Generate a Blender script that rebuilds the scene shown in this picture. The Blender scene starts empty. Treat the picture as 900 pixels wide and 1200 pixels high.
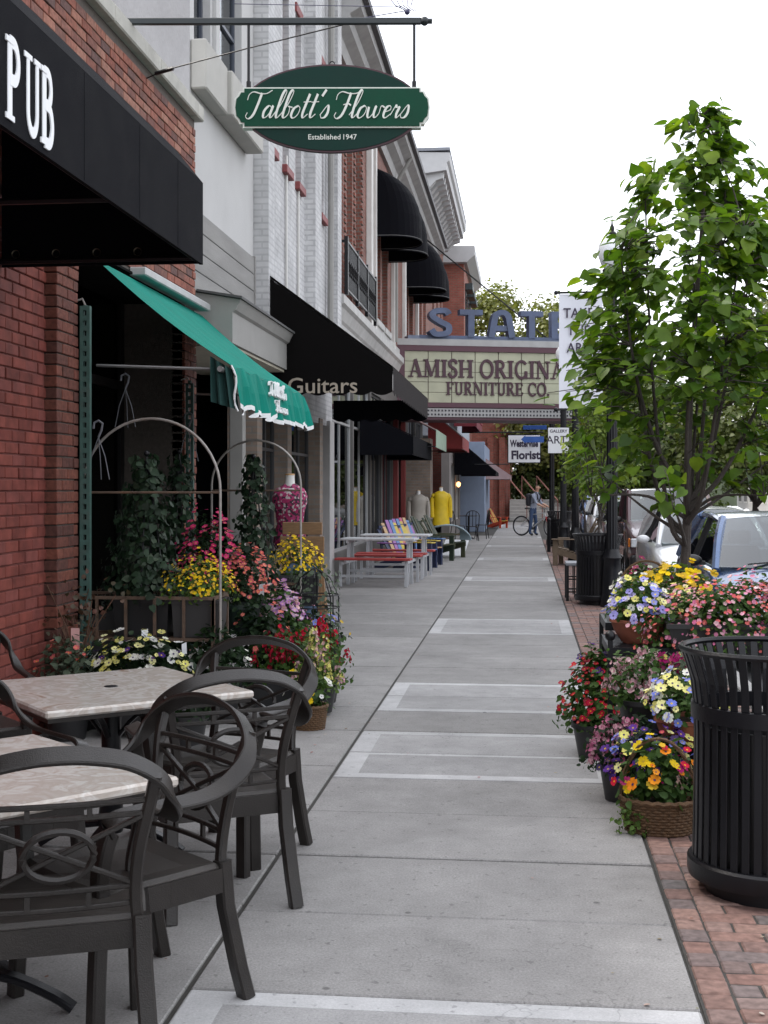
import bpy, math, random
import numpy as np
from mathutils import Vector, Matrix
R = math.radians
random.seed(7)
SC = bpy.context.scene
COL = SC.collection

# ---------------------------------------------------------------- camera
cam = bpy.data.cameras.new('camera'); cam_o = bpy.data.objects.new('camera', cam); COL.objects.link(cam_o)
cam.lens = 45.0; cam.sensor_width = 36.0; cam.sensor_fit = 'AUTO'; cam.shift_y = -28 / 1200
cam.clip_end = 2000
cam_o.location = (0, 0, 1.6); cam_o.rotation_euler = (R(90), 0, math.atan(165 / 1500))
SC.camera = cam_o
# ---------------------------------------------------------------- light: bright thin overcast, sun behind the buildings on the left
SUN_EL, SUN_AZ = 52, -70            # azimuth from +Y towards +X
w = bpy.data.worlds.new('World'); SC.world = w; w.use_nodes = True
nt = w.node_tree; bg = nt.nodes['Background']
sky = nt.nodes.new('ShaderNodeTexSky'); sky.sky_type = 'NISHITA'; sky.sun_disc = False
sky.sun_elevation = R(SUN_EL); sky.sun_rotation = R(SUN_AZ)
sky.air_density = 1.0; sky.dust_density = 4.0; sky.ozone_density = 1.6
hz = nt.nodes.new('ShaderNodeMixRGB'); hz.blend_type = 'MIX'; hz.inputs[0].default_value = 0.6
hz.inputs[2].default_value = (13.6, 13.7, 14.2, 1)      # thin white cloud veil over the whole sky
nt.links.new(sky.outputs[0], hz.inputs[1]); nt.links.new(hz.outputs[0], bg.inputs[0])
bg.inputs[1].default_value = 0.13
sl = bpy.data.lights.new('sun', 'SUN'); sl.energy = 1.4; sl.angle = R(12); sl.color = (1, .94, .86)
so = bpy.data.objects.new('sun', sl); COL.objects.link(so)
_sd = Vector((math.sin(R(SUN_AZ)) * math.cos(R(SUN_EL)), math.cos(R(SUN_AZ)) * math.cos(R(SUN_EL)), math.sin(R(SUN_EL))))
so.rotation_euler = _sd.to_track_quat('Z', 'Y').to_euler(); so.location = (-20, 10, 30)
vs = SC.view_settings
vs.view_transform = 'Standard'; vs.look = 'None'; vs.gamma = 1.0; vs.exposure = 0.72; vs.use_curve_mapping = False
SC.cycles.max_bounces = 7; SC.cycles.diffuse_bounces = 3; SC.cycles.transparent_max_bounces = 16
SC.cycles.use_denoising = True

# ---------------------------------------------------------------- materials
MC = {}
def _new(name):
    m = bpy.data.materials.new(name); m.use_nodes = True; MC[name] = m
    return m, m.node_tree.nodes, m.node_tree.links, m.node_tree.nodes['Principled BSDF']
def _pos(n):
    return n.new('ShaderNodeNewGeometry').outputs['Position']
def mat(name, col, rough=.6, var=.12, scale=6, bump=0, bscale=60, metal=0, spec=.5, coat=0, dirt=0, dirtcol=(.12, .1, .08), stretch=None, world=True):
    """painted, cast or woven surface: base colour broken up by two sizes of noise, optional grain relief and dirt patches"""
    if name in MC: return MC[name]
    m, n, l, p = _new(name)
    tc = n.new('ShaderNodeTexCoord')
    src = _pos(n) if world else tc.outputs['Object']
    if stretch:
        mp = n.new('ShaderNodeMapping'); mp.inputs['Scale'].default_value = stretch; l.new(src, mp.inputs[0]); src = mp.outputs[0]
    nz = n.new('ShaderNodeTexNoise'); nz.inputs['Scale'].default_value = scale; nz.inputs['Detail'].default_value = 6; l.new(src, nz.inputs[0])
    rm = n.new('ShaderNodeMapRange'); rm.inputs[1].default_value = .25; rm.inputs[2].default_value = .75
    rm.inputs[3].default_value = 1 - var; rm.inputs[4].default_value = 1 + var; l.new(nz.outputs[0], rm.inputs[0])
    mx = n.new('ShaderNodeMixRGB'); mx.blend_type = 'MULTIPLY'; mx.inputs[0].default_value = 1
    mx.inputs[1].default_value = (*col, 1); l.new(rm.outputs[0], mx.inputs[2])
    out = mx.outputs[0]
    if dirt:
        d = n.new('ShaderNodeTexNoise'); d.inputs['Scale'].default_value = scale * .45; d.inputs['Detail'].default_value = 9; d.inputs['Roughness'].default_value = .7; l.new(src, d.inputs[0])
        dr = n.new('ShaderNodeMapRange'); dr.inputs[1].default_value = .5; dr.inputs[2].default_value = .72; dr.inputs[4].default_value = dirt; l.new(d.outputs[0], dr.inputs[0])
        dm = n.new('ShaderNodeMixRGB'); l.new(dr.outputs[0], dm.inputs[0]); l.new(out, dm.inputs[1]); dm.inputs[2].default_value = (*dirtcol, 1); out = dm.outputs[0]
    l.new(out, p.inputs['Base Color'])
    rr = n.new('ShaderNodeMapRange'); rr.inputs[3].default_value = max(0.03, rough - .1); rr.inputs[4].default_value = min(1, rough + .1); l.new(nz.outputs[0], rr.inputs[0]); l.new(rr.outputs[0], p.inputs['Roughness'])
    p.inputs['Metallic'].default_value = metal; p.inputs['Specular IOR Level'].default_value = spec
    p.inputs['Coat Weight'].default_value = coat; p.inputs['Coat Roughness'].default_value = .05
    if bump:
        b = n.new('ShaderNodeTexNoise'); b.inputs['Scale'].default_value = bscale; b.inputs['Detail'].default_value = 5; l.new(src, b.inputs[0])
        bn = n.new('ShaderNodeBump'); bn.inputs['Strength'].default_value = bump; bn.inputs['Distance'].default_value = .01; l.new(b.outputs[0], bn.inputs['Height']); l.new(bn.outputs[0], p.inputs['Normal'])
    return m
def island(name, cols, rough=.7, noise=.25, nscale=25, transl=0, bump=0, spec=.4):
    """each brick, leaf or petal picks its own colour from the list (by mesh island and by object)"""
    if name in MC: return MC[name]
    m, n, l, p = _new(name)
    g = n.new('ShaderNodeNewGeometry'); oi = n.new('ShaderNodeObjectInfo')
    a = n.new('ShaderNodeMath'); a.operation = 'ADD'; l.new(g.outputs['Random Per Island'], a.inputs[0]); l.new(oi.outputs['Random'], a.inputs[1])
    f = n.new('ShaderNodeMath'); f.operation = 'FRACT'; l.new(a.outputs[0], f.inputs[0])
    cr = n.new('ShaderNodeValToRGB'); e = cr.color_ramp.elements
    while len(e) < len(cols): e.new(.5)
    for i, c in enumerate(cols): e[i].position = i / max(1, len(cols) - 1); e[i].color = (*c, 1)
    l.new(f.outputs[0], cr.inputs[0])
    nz = n.new('ShaderNodeTexNoise'); nz.inputs['Scale'].default_value = nscale; nz.inputs['Detail'].default_value = 6; l.new(g.outputs['Position'], nz.inputs[0])
    rm = n.new('ShaderNodeMapRange'); rm.inputs[1].default_value = .3; rm.inputs[2].default_value = .7; rm.inputs[3].default_value = 1 - noise; rm.inputs[4].default_value = 1 + noise; l.new(nz.outputs[0], rm.inputs[0])
    mx = n.new('ShaderNodeMixRGB'); mx.blend_type = 'MULTIPLY'; mx.inputs[0].default_value = 1; l.new(cr.outputs[0], mx.inputs[1]); l.new(rm.outputs[0], mx.inputs[2])
    l.new(mx.outputs[0], p.inputs['Base Color']); p.inputs['Roughness'].default_value = rough; p.inputs['Specular IOR Level'].default_value = spec
    if bump:
        bn = n.new('ShaderNodeBump'); bn.inputs['Strength'].default_value = bump; bn.inputs['Distance'].default_value = .008; l.new(nz.outputs[0], bn.inputs['Height']); l.new(bn.outputs[0], p.inputs['Normal'])
    if transl:
        t = n.new('ShaderNodeBsdfTranslucent'); ms = n.new('ShaderNodeMixShader'); ms.inputs[0].default_value = transl
        tm = n.new('ShaderNodeMixRGB'); tm.blend_type = 'MULTIPLY'; tm.inputs[0].default_value = 1; l.new(mx.outputs[0], tm.inputs[1]); tm.inputs[2].default_value = (1.25, 1.35, .55, 1) if transl > .3 else (1.1, 1.1, 1.1, 1)
        l.new(tm.outputs[0], t.inputs[0]); l.new(p.outputs[0], ms.inputs[1]); l.new(t.outputs[0], ms.inputs[2])
        l.new(ms.outputs[0], n['Material Output'].inputs[0])
    return m
def brickmat(name, c1, c2, mortar, axis='y', bw=.21, bh=.075, rough=.8, mort=.012, bumps=.5, var=.2):
    """courses too far off to tell apart singly"""
    if name in MC: return MC[name]
    m, n, l, p = _new(name)
    sp = n.new('ShaderNodeSeparateXYZ'); l.new(_pos(n), sp.inputs[0]); cb = n.new('ShaderNodeCombineXYZ')
    ad = n.new('ShaderNodeMath'); ad.operation = 'ADD'; l.new(sp.outputs[0], ad.inputs[0]); l.new(sp.outputs[1], ad.inputs[1])
    l.new(ad.outputs[0], cb.inputs[0]); l.new(sp.outputs[2], cb.inputs[1])
    bt = n.new('ShaderNodeTexBrick'); l.new(cb.outputs[0], bt.inputs[0])
    bt.inputs['Color1'].default_value = (*c1, 1); bt.inputs['Color2'].default_value = (*c2, 1); bt.inputs['Mortar'].default_value = (*mortar, 1)
    bt.inputs['Scale'].default_value = 1; bt.inputs['Mortar Size'].default_value = mort; bt.inputs['Brick Width'].default_value = bw; bt.inputs['Row Height'].default_value = bh
    nz = n.new('ShaderNodeTexNoise'); nz.inputs['Scale'].default_value = 3; nz.inputs['Detail'].default_value = 8; l.new(_pos(n), nz.inputs[0])
    rm = n.new('ShaderNodeMapRange'); rm.inputs[1].default_value = .3; rm.inputs[2].default_value = .7; rm.inputs[3].default_value = 1 - var; rm.inputs[4].default_value = 1 + var; l.new(nz.outputs[0], rm.inputs[0])
    mx = n.new('ShaderNodeMixRGB'); mx.blend_type = 'MULTIPLY'; mx.inputs[0].default_value = 1; l.new(bt.outputs[0], mx.inputs[1]); l.new(rm.outputs[0], mx.inputs[2])
    l.new(mx.outputs[0], p.inputs['Base Color']); p.inputs['Roughness'].default_value = rough
    bn = n.new('ShaderNodeBump'); bn.invert = True; bn.inputs['Strength'].default_value = bumps; bn.inputs['Distance'].default_value = .01; l.new(bt.outputs['Fac'], bn.inputs['Height']); l.new(bn.outputs[0], p.inputs['Normal'])
    return m
def glass(name, tint=(.55, .6, .62), refl=1.0, base=.02):
    """flat window glass: sees through, mirrors more at a slant"""
    if name in MC: return MC[name]
    m, n, l, p = _new(name)
    n.remove(p)
    t = n.new('ShaderNodeBsdfTransparent'); t.inputs[0].default_value = (*tint, 1)
    g = n.new('ShaderNodeBsdfGlossy'); g.inputs['Roughness'].default_value = .02; g.inputs[0].default_value = (.9, .93, .95, 1)
    fr = n.new('ShaderNodeFresnel'); fr.inputs[0].default_value = 1.5
    mu = n.new('ShaderNodeMath'); mu.operation = 'MULTIPLY_ADD'; mu.use_clamp = True; l.new(fr.outputs[0], mu.inputs[0]); mu.inputs[1].default_value = refl; mu.inputs[2].default_value = base
    ms = n.new('ShaderNodeMixShader'); l.new(mu.outputs[0], ms.inputs[0]); l.new(t.outputs[0], ms.inputs[1]); l.new(g.outputs[0], ms.inputs[2])
    l.new(ms.outputs[0], n['Material Output'].inputs[0])
    return m

# ---------------------------------------------------------------- mesh builder
class B:
    def __init__(s): s.v = []; s.f = []; s.sm = []
    def _add(s, vs, fs, smooth=False):
        o = len(s.v); s.v += [tuple(x) for x in vs]; s.f += [tuple(o + i for i in f) for f in fs]; s.sm += [smooth] * len(fs); return s
    def box(s, x0, x1, y0, y1, z0, z1, ch=0):
        if ch <= 0:
            return s._add([(x, y, z) for x in (x0, x1) for y in (y0, y1) for z in (z0, z1)],
                          [(0, 1, 3, 2), (4, 6, 7, 5), (0, 4, 5, 1), (2, 3, 7, 6), (0, 2, 6, 4), (1, 5, 7, 3)])
        c = ch; v = []; P = ((x0, x1), (y0, y1), (z0, z1)); idx = {}
        for i in (0, 1):
            for j in (0, 1):
                for k in (0, 1):
                    for a in range(3):
                        co = [P[0][i], P[1][j], P[2][k]]; sg = (i, j, k)
                        for q in range(3):
                            if q != a: co[q] += c if sg[q] == 0 else -c
                        idx[(i, j, k, a)] = len(v); v.append(tuple(co))
        f = []
        for a in range(3):
            o = [q for q in range(3) if q != a]
            for sd in (0, 1):
                def key(u, w_):
                    t = [0, 0, 0]; t[a] = sd; t[o[0]] = u; t[o[1]] = w_; return idx[(*t, a)]
                r = [key(0, 0), key(1, 0), key(1, 1), key(0, 1)]
                f.append(r if (sd == 1) == (a != 1) else r[::-1])
        for a in range(3):          # edge strips along axis a
            o = [q for q in range(3) if q != a]
            for u in (0, 1):
                for w_ in (0, 1):
                    def kk(e, fa):
                        t = [0, 0, 0]; t[a] = e; t[o[0]] = u; t[o[1]] = w_; return idx[(*t, fa)]
                    f.append([kk(0, o[0]), kk(1, o[0]), kk(1, o[1]), kk(0, o[1])])
        for i in (0, 1):
            for j in (0, 1):
                for k in (0, 1): f.append([idx[(i, j, k, 0)], idx[(i, j, k, 1)], idx[(i, j, k, 2)]])
        return s._add(v, f)
    def slab(s, a, b, c, d, t):
        a, b, c, d = map(Vector, (a, b, c, d)); n = (b - a).cross(d - a).normalized() * t
        return s._add([a, b, c, d, a - n, b - n, c - n, d - n], [(0, 1, 2, 3), (7, 6, 5, 4), (0, 4, 5, 1), (1, 5, 6, 2), (2, 6, 7, 3), (3, 7, 4, 0)])
    def prism(s, pts, vec):
        n = len(pts); v = Vector(vec); P = [Vector(p) for p in pts]
        return s._add(P + [p + v for p in P], [tuple(range(n))[::-1], tuple(range(n, 2 * n))] + [(i, (i + 1) % n, n + (i + 1) % n, n + i) for i in range(n)])
    def bar(s, a, b, wx, wy, up=(0, 0, 1)):
        a, b = Vector(a), Vector(b); t = (b - a).normalized(); u = Vector(up)
        if abs(t.dot(u)) > .98: u = Vector((0, 1, 0))
        x = t.cross(u).normalized() * wx / 2; y = x.cross(t).normalized() * wy / 2
        return s._add([a - x - y, a + x - y, a + x + y, a - x + y, b - x - y, b + x - y, b + x + y, b - x + y],
                      [(3, 2, 1, 0), (4, 5, 6, 7), (0, 1, 5, 4), (1, 2, 6, 5), (2, 3, 7, 6), (3, 0, 4, 7)])
    def sweep(s, path, prof, up=(0, 0, 1), closed=False, smooth=True, scales=None, tilt=None):
        P = [Vector(p) for p in path]; n = len(P); m = len(prof); vs_ = []
        for i in range(n):
            if closed: t = P[(i + 1) % n] - P[i - 1]
            else: t = P[min(i + 1, n - 1)] - P[max(i - 1, 0)]
            t.normalize(); u = Vector(up)
            if tilt: u = Vector(tilt(i, P[i]))
            if abs(t.dot(u)) > .97: u = Vector((0, 1, 0)) if abs(t.y) < .9 else Vector((1, 0, 0))
            x = t.cross(u).normalized(); y = x.cross(t).normalized(); k = scales[i] if scales else 1
            vs_ += [P[i] + x * (a * k) + y * (b * k) for a, b in prof]
        fs = []
        for i in range(n if closed else n - 1):
            j = (i + 1) % n
            for k in range(m): fs.append((i * m + k, i * m + (k + 1) % m, j * m + (k + 1) % m, j * m + k))
        if not closed: fs += [tuple(range(m))[::-1], tuple((n - 1) * m + k for k in range(m))]
        return s._add(vs_, fs, smooth)
    def tube(s, path, r, n=8, closed=False, scales=None, up=(0, 0, 1)):
        return s.sweep(path, [(r * math.cos(2 * math.pi * k / n), r * math.sin(2 * math.pi * k / n)) for k in range(n)], up, closed, True, scales)
    def lathe(s, prof, n=24, c=(0, 0, 0), smooth=True, sx=1, sy=1):
        vs_ = []; fs = []; m = len(prof)
        for i in range(n):
            a = 2 * math.pi * i / n
            vs_ += [(c[0] + r * math.cos(a) * sx, c[1] + r * math.sin(a) * sy, c[2] + z) for r, z in prof]
        for i in range(n):
            j = (i + 1) % n
            for k in range(m - 1): fs.append((i * m + k, j * m + k, j * m + k + 1, i * m + k + 1))
        return s._add(vs_, fs, smooth)
    def ball(s, c, rx, ry=None, rz=None, n=10, m=7):
        ry = ry or rx; rz = rz or rx
        return s.lathe([(rx * max(.02, math.sin(math.pi * k / m)), -rz * math.cos(math.pi * k / m)) for k in range(m + 1)], n, c, True, 1, ry / rx)
    def xf(s, M):
        s.v = [tuple(M @ Vector(p)) for p in s.v]; return s
    def move(s, x, y, z): s.v = [(a + x, b + y, c + z) for a, b, c in s.v]; return s
    def mesh(s, name, m):
        me = bpy.data.meshes.new(name); me.from_pydata(s.v, [], s.f); me.polygons.foreach_set('use_smooth', s.sm)
        for q in (m if isinstance(m, (list, tuple)) else [m]): me.materials.append(q)
        me.update()
        if any(s.sm): me.set_sharp_from_angle(angle=R(38))
        return me
def npmesh(name, V, F, m, smooth=False):
    """vertex array, equal-sided face array"""
    me = bpy.data.meshes.new(name); k = F.shape[1]
    me.vertices.add(len(V)); me.vertices.foreach_set('co', np.asarray(V, np.float32).ravel())
    me.loops.add(F.size); me.loops.foreach_set('vertex_index', np.asarray(F, np.int32).ravel())
    me.polygons.add(len(F)); me.polygons.foreach_set('loop_start', np.arange(0, F.size, k, dtype=np.int32))
    me.update(calc_edges=True); me.materials.append(m)
    if smooth: me.polygons.foreach_set('use_smooth', [True] * len(F))
    return me
def obj(name, me, parent=None, loc=(0, 0, 0), kind=None):
    o = bpy.data.objects.new(name, me); COL.objects.link(o); o.location = loc
    if parent: o.parent = parent
    if kind: o['kind'] = kind
    return o
def tag(o, label, cat, group=None):
    o['label'] = label; o['category'] = cat
    if group: o['group'] = group
    return o
class Thing:
    """Empty at the base; parts are given in world coordinates when abs=True, else in the thing's own"""
    def __init__(s, name, label, cat, loc=(0, 0, 0), rz=0, group=None, abs=False):
        s.e = tag(obj(name, None, None, loc), label, cat, group); s.e.rotation_euler.z = rz; s.e.empty_display_size = .1
        s.loc = Vector(loc); s.abs = abs
    def add(s, name, b, m, parent=None, kind=None, label=None):
        if isinstance(b, B):
            if s.abs: b.move(*(-s.loc))
            b = b.mesh(name, m)
        o = obj(name, b, parent or s.e, kind=kind)
        if label: o['label'] = label
        return o
def solo(name, label, cat, b, m, loc=(0, 0, 0), rz=0, group=None):
    o = tag(obj(name, b.mesh(name, m) if isinstance(b, B) else b, None, loc), label, cat, group); o.rotation_euler.z = rz; return o
def struct(name, b, m): return obj(name, b.mesh(name, m), kind='structure')
def dup(root, loc, rz, label, group=None):
    def rec(o, par):
        c = o.copy(); COL.objects.link(c); c.parent = par
        for ch in o.children: rec(ch, c)
        return c
    r = rec(root, None); r.location = loc; r.rotation_euler.z = rz; r['label'] = label
    if group: r['group'] = group
    return r

# ---------------------------------------------------------------- many small pieces at once
LEAF_V = np.array([(0, 0, 0), (-.42, .22, .07), (-.36, .62, .04), (0, 1.0, -.10), (.36, .62, .04), (.42, .22, .07), (0, .5, -.03)], float)
LEAF_F = np.array([(0, 6, 2, 1), (6, 3, 3, 2), (0, 5, 4, 6), (6, 4, 3, 3)])
LEAF_F4 = np.array([(0, 3, 2, 1), (0, 5, 4, 3)])
BLADE_V = np.array([(-.12, 0, 0), (.12, 0, 0), (.10, .55, .06), (-.10, .55, .06), (0, 1, -.05)], float)
def rand_rots(N, nrm, rng):
    """frames whose Z follows nrm, random spin"""
    z = nrm / (np.linalg.norm(nrm, axis=1, keepdims=True) + 1e-9); t = rng.normal(size=(N, 3))
    x = np.cross(t, z); x /= np.linalg.norm(x, axis=1, keepdims=True) + 1e-9; y = np.cross(z, x)
    return np.stack([x, y, z], axis=2)
def scatter(tv, tf, P, nrm, size, rng):
    N = len(P); Rm = rand_rots(N, nrm, rng); size = np.asarray(size).reshape(-1, 1, 1) * np.ones((N, 1, 1))
    V = np.einsum('nij,kj->nki', Rm, tv) * size + P[:, None, :]
    F = tf[None] + (np.arange(N) * len(tv))[:, None, None]
    return V.reshape(-1, 3), F.reshape(-1, tf.shape[1])
def petals(n=5, cup=.25, notch=.5):
    v = [(0, 0, 0)]; f = []
    for k in range(n):
        a = 2 * math.pi * k / n; h = math.pi / n * .98
        o = len(v)
        for da, r, z in ((-h * 1.08, .66, cup * .5), (-h * .62, .98, cup * 1.1), (h * .62, .98, cup * .85), (h * 1.08, .66, cup * .6)): v.append((r * math.cos(a + da), r * math.sin(a + da), z + .03 * (k % 2)))
        f.append((0, o, o + 1, o + 2, o + 3))
    return np.array(v, float), np.array(f)
PET5 = petals(5, .2); PET4 = petals(4, .55); PET6 = petals(6, .5)

# ---------------------------------------------------------------- lettering (stroke letters as thin raised strips)
def catmull(pts, k=6):
    P = [Vector((*p, 0)) for p in pts]; P = [P[0] * 2 - P[1]] + P + [P[-1] * 2 - P[-2]]; out = []
    for i in range(1, len(P) - 2):
        for j in range(k):
            t = j / k; a, b, c, d = P[i - 1:i + 3]
            q = .5 * ((2 * b) + (c - a) * t + (2 * a - 5 * b + 4 * c - d) * t * t + (3 * b - a - 3 * c + d) * t ** 3); out.append((q.x, q.y))
    out.append((P[-2].x, P[-2].y)); return out
def ribbon(b, pts, wd, O, ux, uz, nn, depth):
    """flat strip along 2D points, raised by depth along nn"""
    n = len(pts); L = []; Rr = []
    for i in range(n):
        a = pts[max(i - 1, 0)]; c = pts[min(i + 1, n - 1)]; tx, ty = c[0] - a[0], c[1] - a[1]; q = math.hypot(tx, ty) or 1; h = (wd[i] if isinstance(wd, list) else wd) / 2
        L.append((pts[i][0] - ty / q * h, pts[i][1] + tx / q * h)); Rr.append((pts[i][0] + ty / q * h, pts[i][1] - tx / q * h))
    O, ux, uz, nn = Vector(O), Vector(ux), Vector(uz), Vector(nn)
    w3 = lambda p, d: O + ux * p[0] + uz * p[1] + nn * d
    v = []
    for i in range(n): v += [w3(L[i], depth * (1 + .012 * i)), w3(Rr[i], depth * (1 + .012 * i)), w3(L[i], 0), w3(Rr[i], 0)]
    f = [(2, 0, 1, 3), (4 * n - 1, 4 * n - 3, 4 * n - 4, 4 * n - 2)]
    for i in range(n - 1):
        o = 4 * i; f += [(o, o + 4, o + 5, o + 1), (o + 2, o + 6, o + 4, o), (o + 1, o + 5, o + 7, o + 3)]
    b._add(v, f)
def arc(cx, cy, rx, ry, a0, a1, k=14): return [(cx + rx * math.cos(R(a0 + (a1 - a0) * i / k)), cy + ry * math.sin(R(a0 + (a1 - a0) * i / k))) for i in range(k + 1)]
K, T_ = .2, .085      # thick and thin strokes of the serif face
SERIF = {  # advance, strokes (points, weight), serif feet (x, y, halfwidth)
 'P': (.72, [([(.2, 0), (.2, 1)], K), ([(.2, .96)] + arc(.36, .73, .24, .23, 90, -90) + [(.2, .5)], .15)], [(.2, 0, .2), (.17, 1, .17)]),
 'U': (.86, [([(.2, 1), (.2, .3)] + arc(.43, .3, .23, .26, 180, 360) + [(.66, .3), (.66, 1)], .14)], [(.2, 1, .19), (.66, 1, .15)]),
 'B': (.76, [([(.2, 0), (.2, 1)], K), ([(.2, .96)] + arc(.36, .75, .2, .21, 90, -90) + [(.2, .54)], .14), ([(.2, .53)] + arc(.38, .28, .24, .245, 90, -90) + [(.2, .035)], .15)], [(.15, 0, .15), (.15, 1, .15)]),
 'A': (.92, [([(.16, 0), (.44, 1)], T_), ([(.44, 1), (.76, 0)], K), ([(.24, .32), (.62, .32)], T_)], [(.16, 0, .16), (.76, 0, .18)]),
 'M': (1.1, [([(.16, 0), (.2, 1)], T_), ([(.2, 1), (.53, .05)], K), ([(.53, .05), (.86, 1)], T_), ([(.9, 1), (.9, 0)], K)], [(.16, 0, .15), (.9, 0, .18), (.18, 1, .15), (.9, 1, .16)]),
 'I': (.44, [([(.22, 0), (.22, 1)], K)], [(.22, 0, .19), (.22, 1, .19)]),
 'S': (.66, [(catmull([(.54, .76), (.5, .92), (.32, .98), (.13, .88), (.14, .68), (.33, .54), (.5, .4), (.53, .18), (.36, .03), (.16, .06), (.08, .26)]), .15)], []),
 'H': (.98, [([(.2, 0), (.2, 1)], K), ([(.76, 0), (.76, 1)], K), ([(.2, .5), (.76, .5)], T_)], [(.2, 0, .19), (.2, 1, .19), (.76, 0, .19), (.76, 1, .19)]),
 'O': (.92, [(arc(.46, .5, .36, .48, 90, 450, 26), .16)], []),
 'R': (.84, [([(.2, 0), (.2, 1)], K), ([(.2, .96)] + arc(.38, .74, .22, .22, 90, -90) + [(.2, .52)], .14), ([(.4, .5), (.72, 0)], .17)], [(.2, 0, .19), (.17, 1, .17), (.74, 0, .11)]),
 'G': (.92, [(arc(.48, .5, .36, .48, 40, 330, 20), .15), ([(.76, .02), (.76, .42)], .18)], [(.74, .44, .17)]),
 'N': (.98, [([(.18, 0), (.18, 1)], T_), ([(.18, 1), (.78, .02)], K), ([(.8, 0), (.8, 1)], T_)], [(.18, 0, .16), (.14, 1, .14), (.8, 1, .16)]),
 'L': (.76, [([(.2, 0), (.2, 1)], K), ([(.2, .035), (.66, .035), (.68, .25)], T_)], [(.2, 0, .19), (.2, 1, .19)]),
 'F': (.74, [([(.2, 0), (.2, 1)], K), ([(.2, .96), (.62, .96), (.66, .76)], T_), ([(.2, .52), (.48, .52)], T_), ([(.48, .42), (.48, .62)], T_)], [(.2, 0, .19), (.14, 1, .13)]),
 'T': (.8, [([(.4, 0), (.4, 1)], K), ([(.06, .76), (.08, .96), (.72, .96), (.74, .76)], T_)], [(.4, 0, .19)]),
 'E': (.8, [([(.2, 0), (.2, 1)], K), ([(.2, .96), (.64, .96), (.68, .76)], T_), ([(.2, .52), (.5, .52)], T_), ([(.2, .04), (.66, .04), (.7, .26)], T_), ([(.5, .42), (.5, .62)], T_)], [(.14, 0, .13), (.14, 1, .13)]),
 'C': (.86, [(arc(.48, .5, .36, .48, 42, 318, 20), .15), ([(.76, .66), (.76, .96)], T_)], []),
 '.': (.34, [([(.08, .08), (.24, .08)], .16)], []), ' ': (.36, [], [])}
def serif_width(t): return sum(SERIF[c][0] for c in t)
def serif_letter(b, c, O, ux, uz, nn, h, ws=1, depth=.02):
    i = 0; U = Vector(ux) * h * ws; Z = Vector(uz) * h
    for pts, wd in SERIF[c][1]:
        ribbon(b, pts, wd, O, U, Z, nn, depth + .0008 * i); i += 1
    for x, y, hw in SERIF[c][2]:
        yy = .035 if y < .5 else .965
        ribbon(b, [(x - hw, yy), (x + hw, yy)], .07, O, U, Z, nn, depth + .0008 * i); i += 1
SCR = {
 'T': (.72, [[(-.16, .66), (-.16, .86), (.0, .96), (.34, .90), (.62, .90), (.84, 1.02)], [(.40, .92), (.38, .5), (.32, .12), (.16, -.03), (.0, .06), (.02, .2)]]),
 'a': (.52, [[(.38, .36), (.2, .45), (.05, .25), (.1, .02), (.25, .06), (.38, .32), (.39, .44), (.37, .12), (.45, .01), (.57, .16)]]),
 'l': (.32, [[(.0, .1), (.2, .5), (.28, .92), (.2, 1.03), (.12, .8), (.12, .2), (.2, .0), (.36, .16)]]),
 'b': (.44, [[(.0, .1), (.2, .5), (.28, .92), (.2, 1.03), (.12, .8), (.12, .15), (.22, .0), (.36, .15), (.33, .38), (.24, .42), (.46, .38)]]),
 'o': (.47, [[(.26, .45), (.1, .34), (.07, .1), (.2, -.01), (.36, .12), (.38, .34), (.26, .45)]]),
 't': (.36, [[(.15, .88), (.12, .5), (.10, .15), (.18, .0), (.34, .14)], [(-.02, .58), (.32, .60)]]),
 "'": (.2, [[(.12, 1.04), (.02, .8)]]), ' ': (.3, []),
 's': (.38, [[(.0, .1), (.22, .47), (.32, .22), (.25, .03), (.1, .0), (.03, .1)]]),
 'F': (.66, [[(-.16, .66), (-.16, .86), (.0, .96), (.34, .90), (.66, .90), (.90, 1.02)], [(.42, .92), (.40, .5), (.33, .12), (.16, -.03), (.0, .06), (.02, .2)], [(.24, .48), (.44, .52), (.60, .46)]]),
 'w': (.72, [[(.0, .4), (.05, .1), (.15, .0), (.28, .15), (.32, .44), (.32, .15), (.42, .0), (.55, .15), (.56, .42), (.74, .37)]]),
 'e': (.38, [[(.04, .2), (.3, .3), (.25, .44), (.1, .38), (.06, .12), (.18, .0), (.4, .16)]]),
 'r': (.44, [[(.0, .1), (.12, .47), (.16, .38), (.3, .4), (.26, .15), (.32, .0), (.46, .14)]])}
def script_text(b, text, O, ux, uz, nn, h, ws=1.0, depth=.004, slant=.42, heavy=1):
    x = 0; i = 0; W = sum(SCR[c][0] for c in text); U = Vector(ux) * h * ws; Z = Vector(uz) * h
    for c in text:
        for st in SCR[c][1]:
            p = catmull(st, 7); wd = []
            for k in range(len(p)):
                a = p[max(k - 1, 0)]; e = p[min(k + 1, len(p) - 1)]; q = math.hypot(e[0] - a[0], e[1] - a[1]) or 1
                wd.append((.034 + .075 * max(0, (a[1] - e[1]) / q)) * heavy)
            ribbon(b, [(x + px_ + slant * py_ - W / 2, py_) for px_, py_ in p], wd, O, U, Z, nn, depth + .0004 * (i % 9)); i += 1
        x += SCR[c][0]
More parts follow.
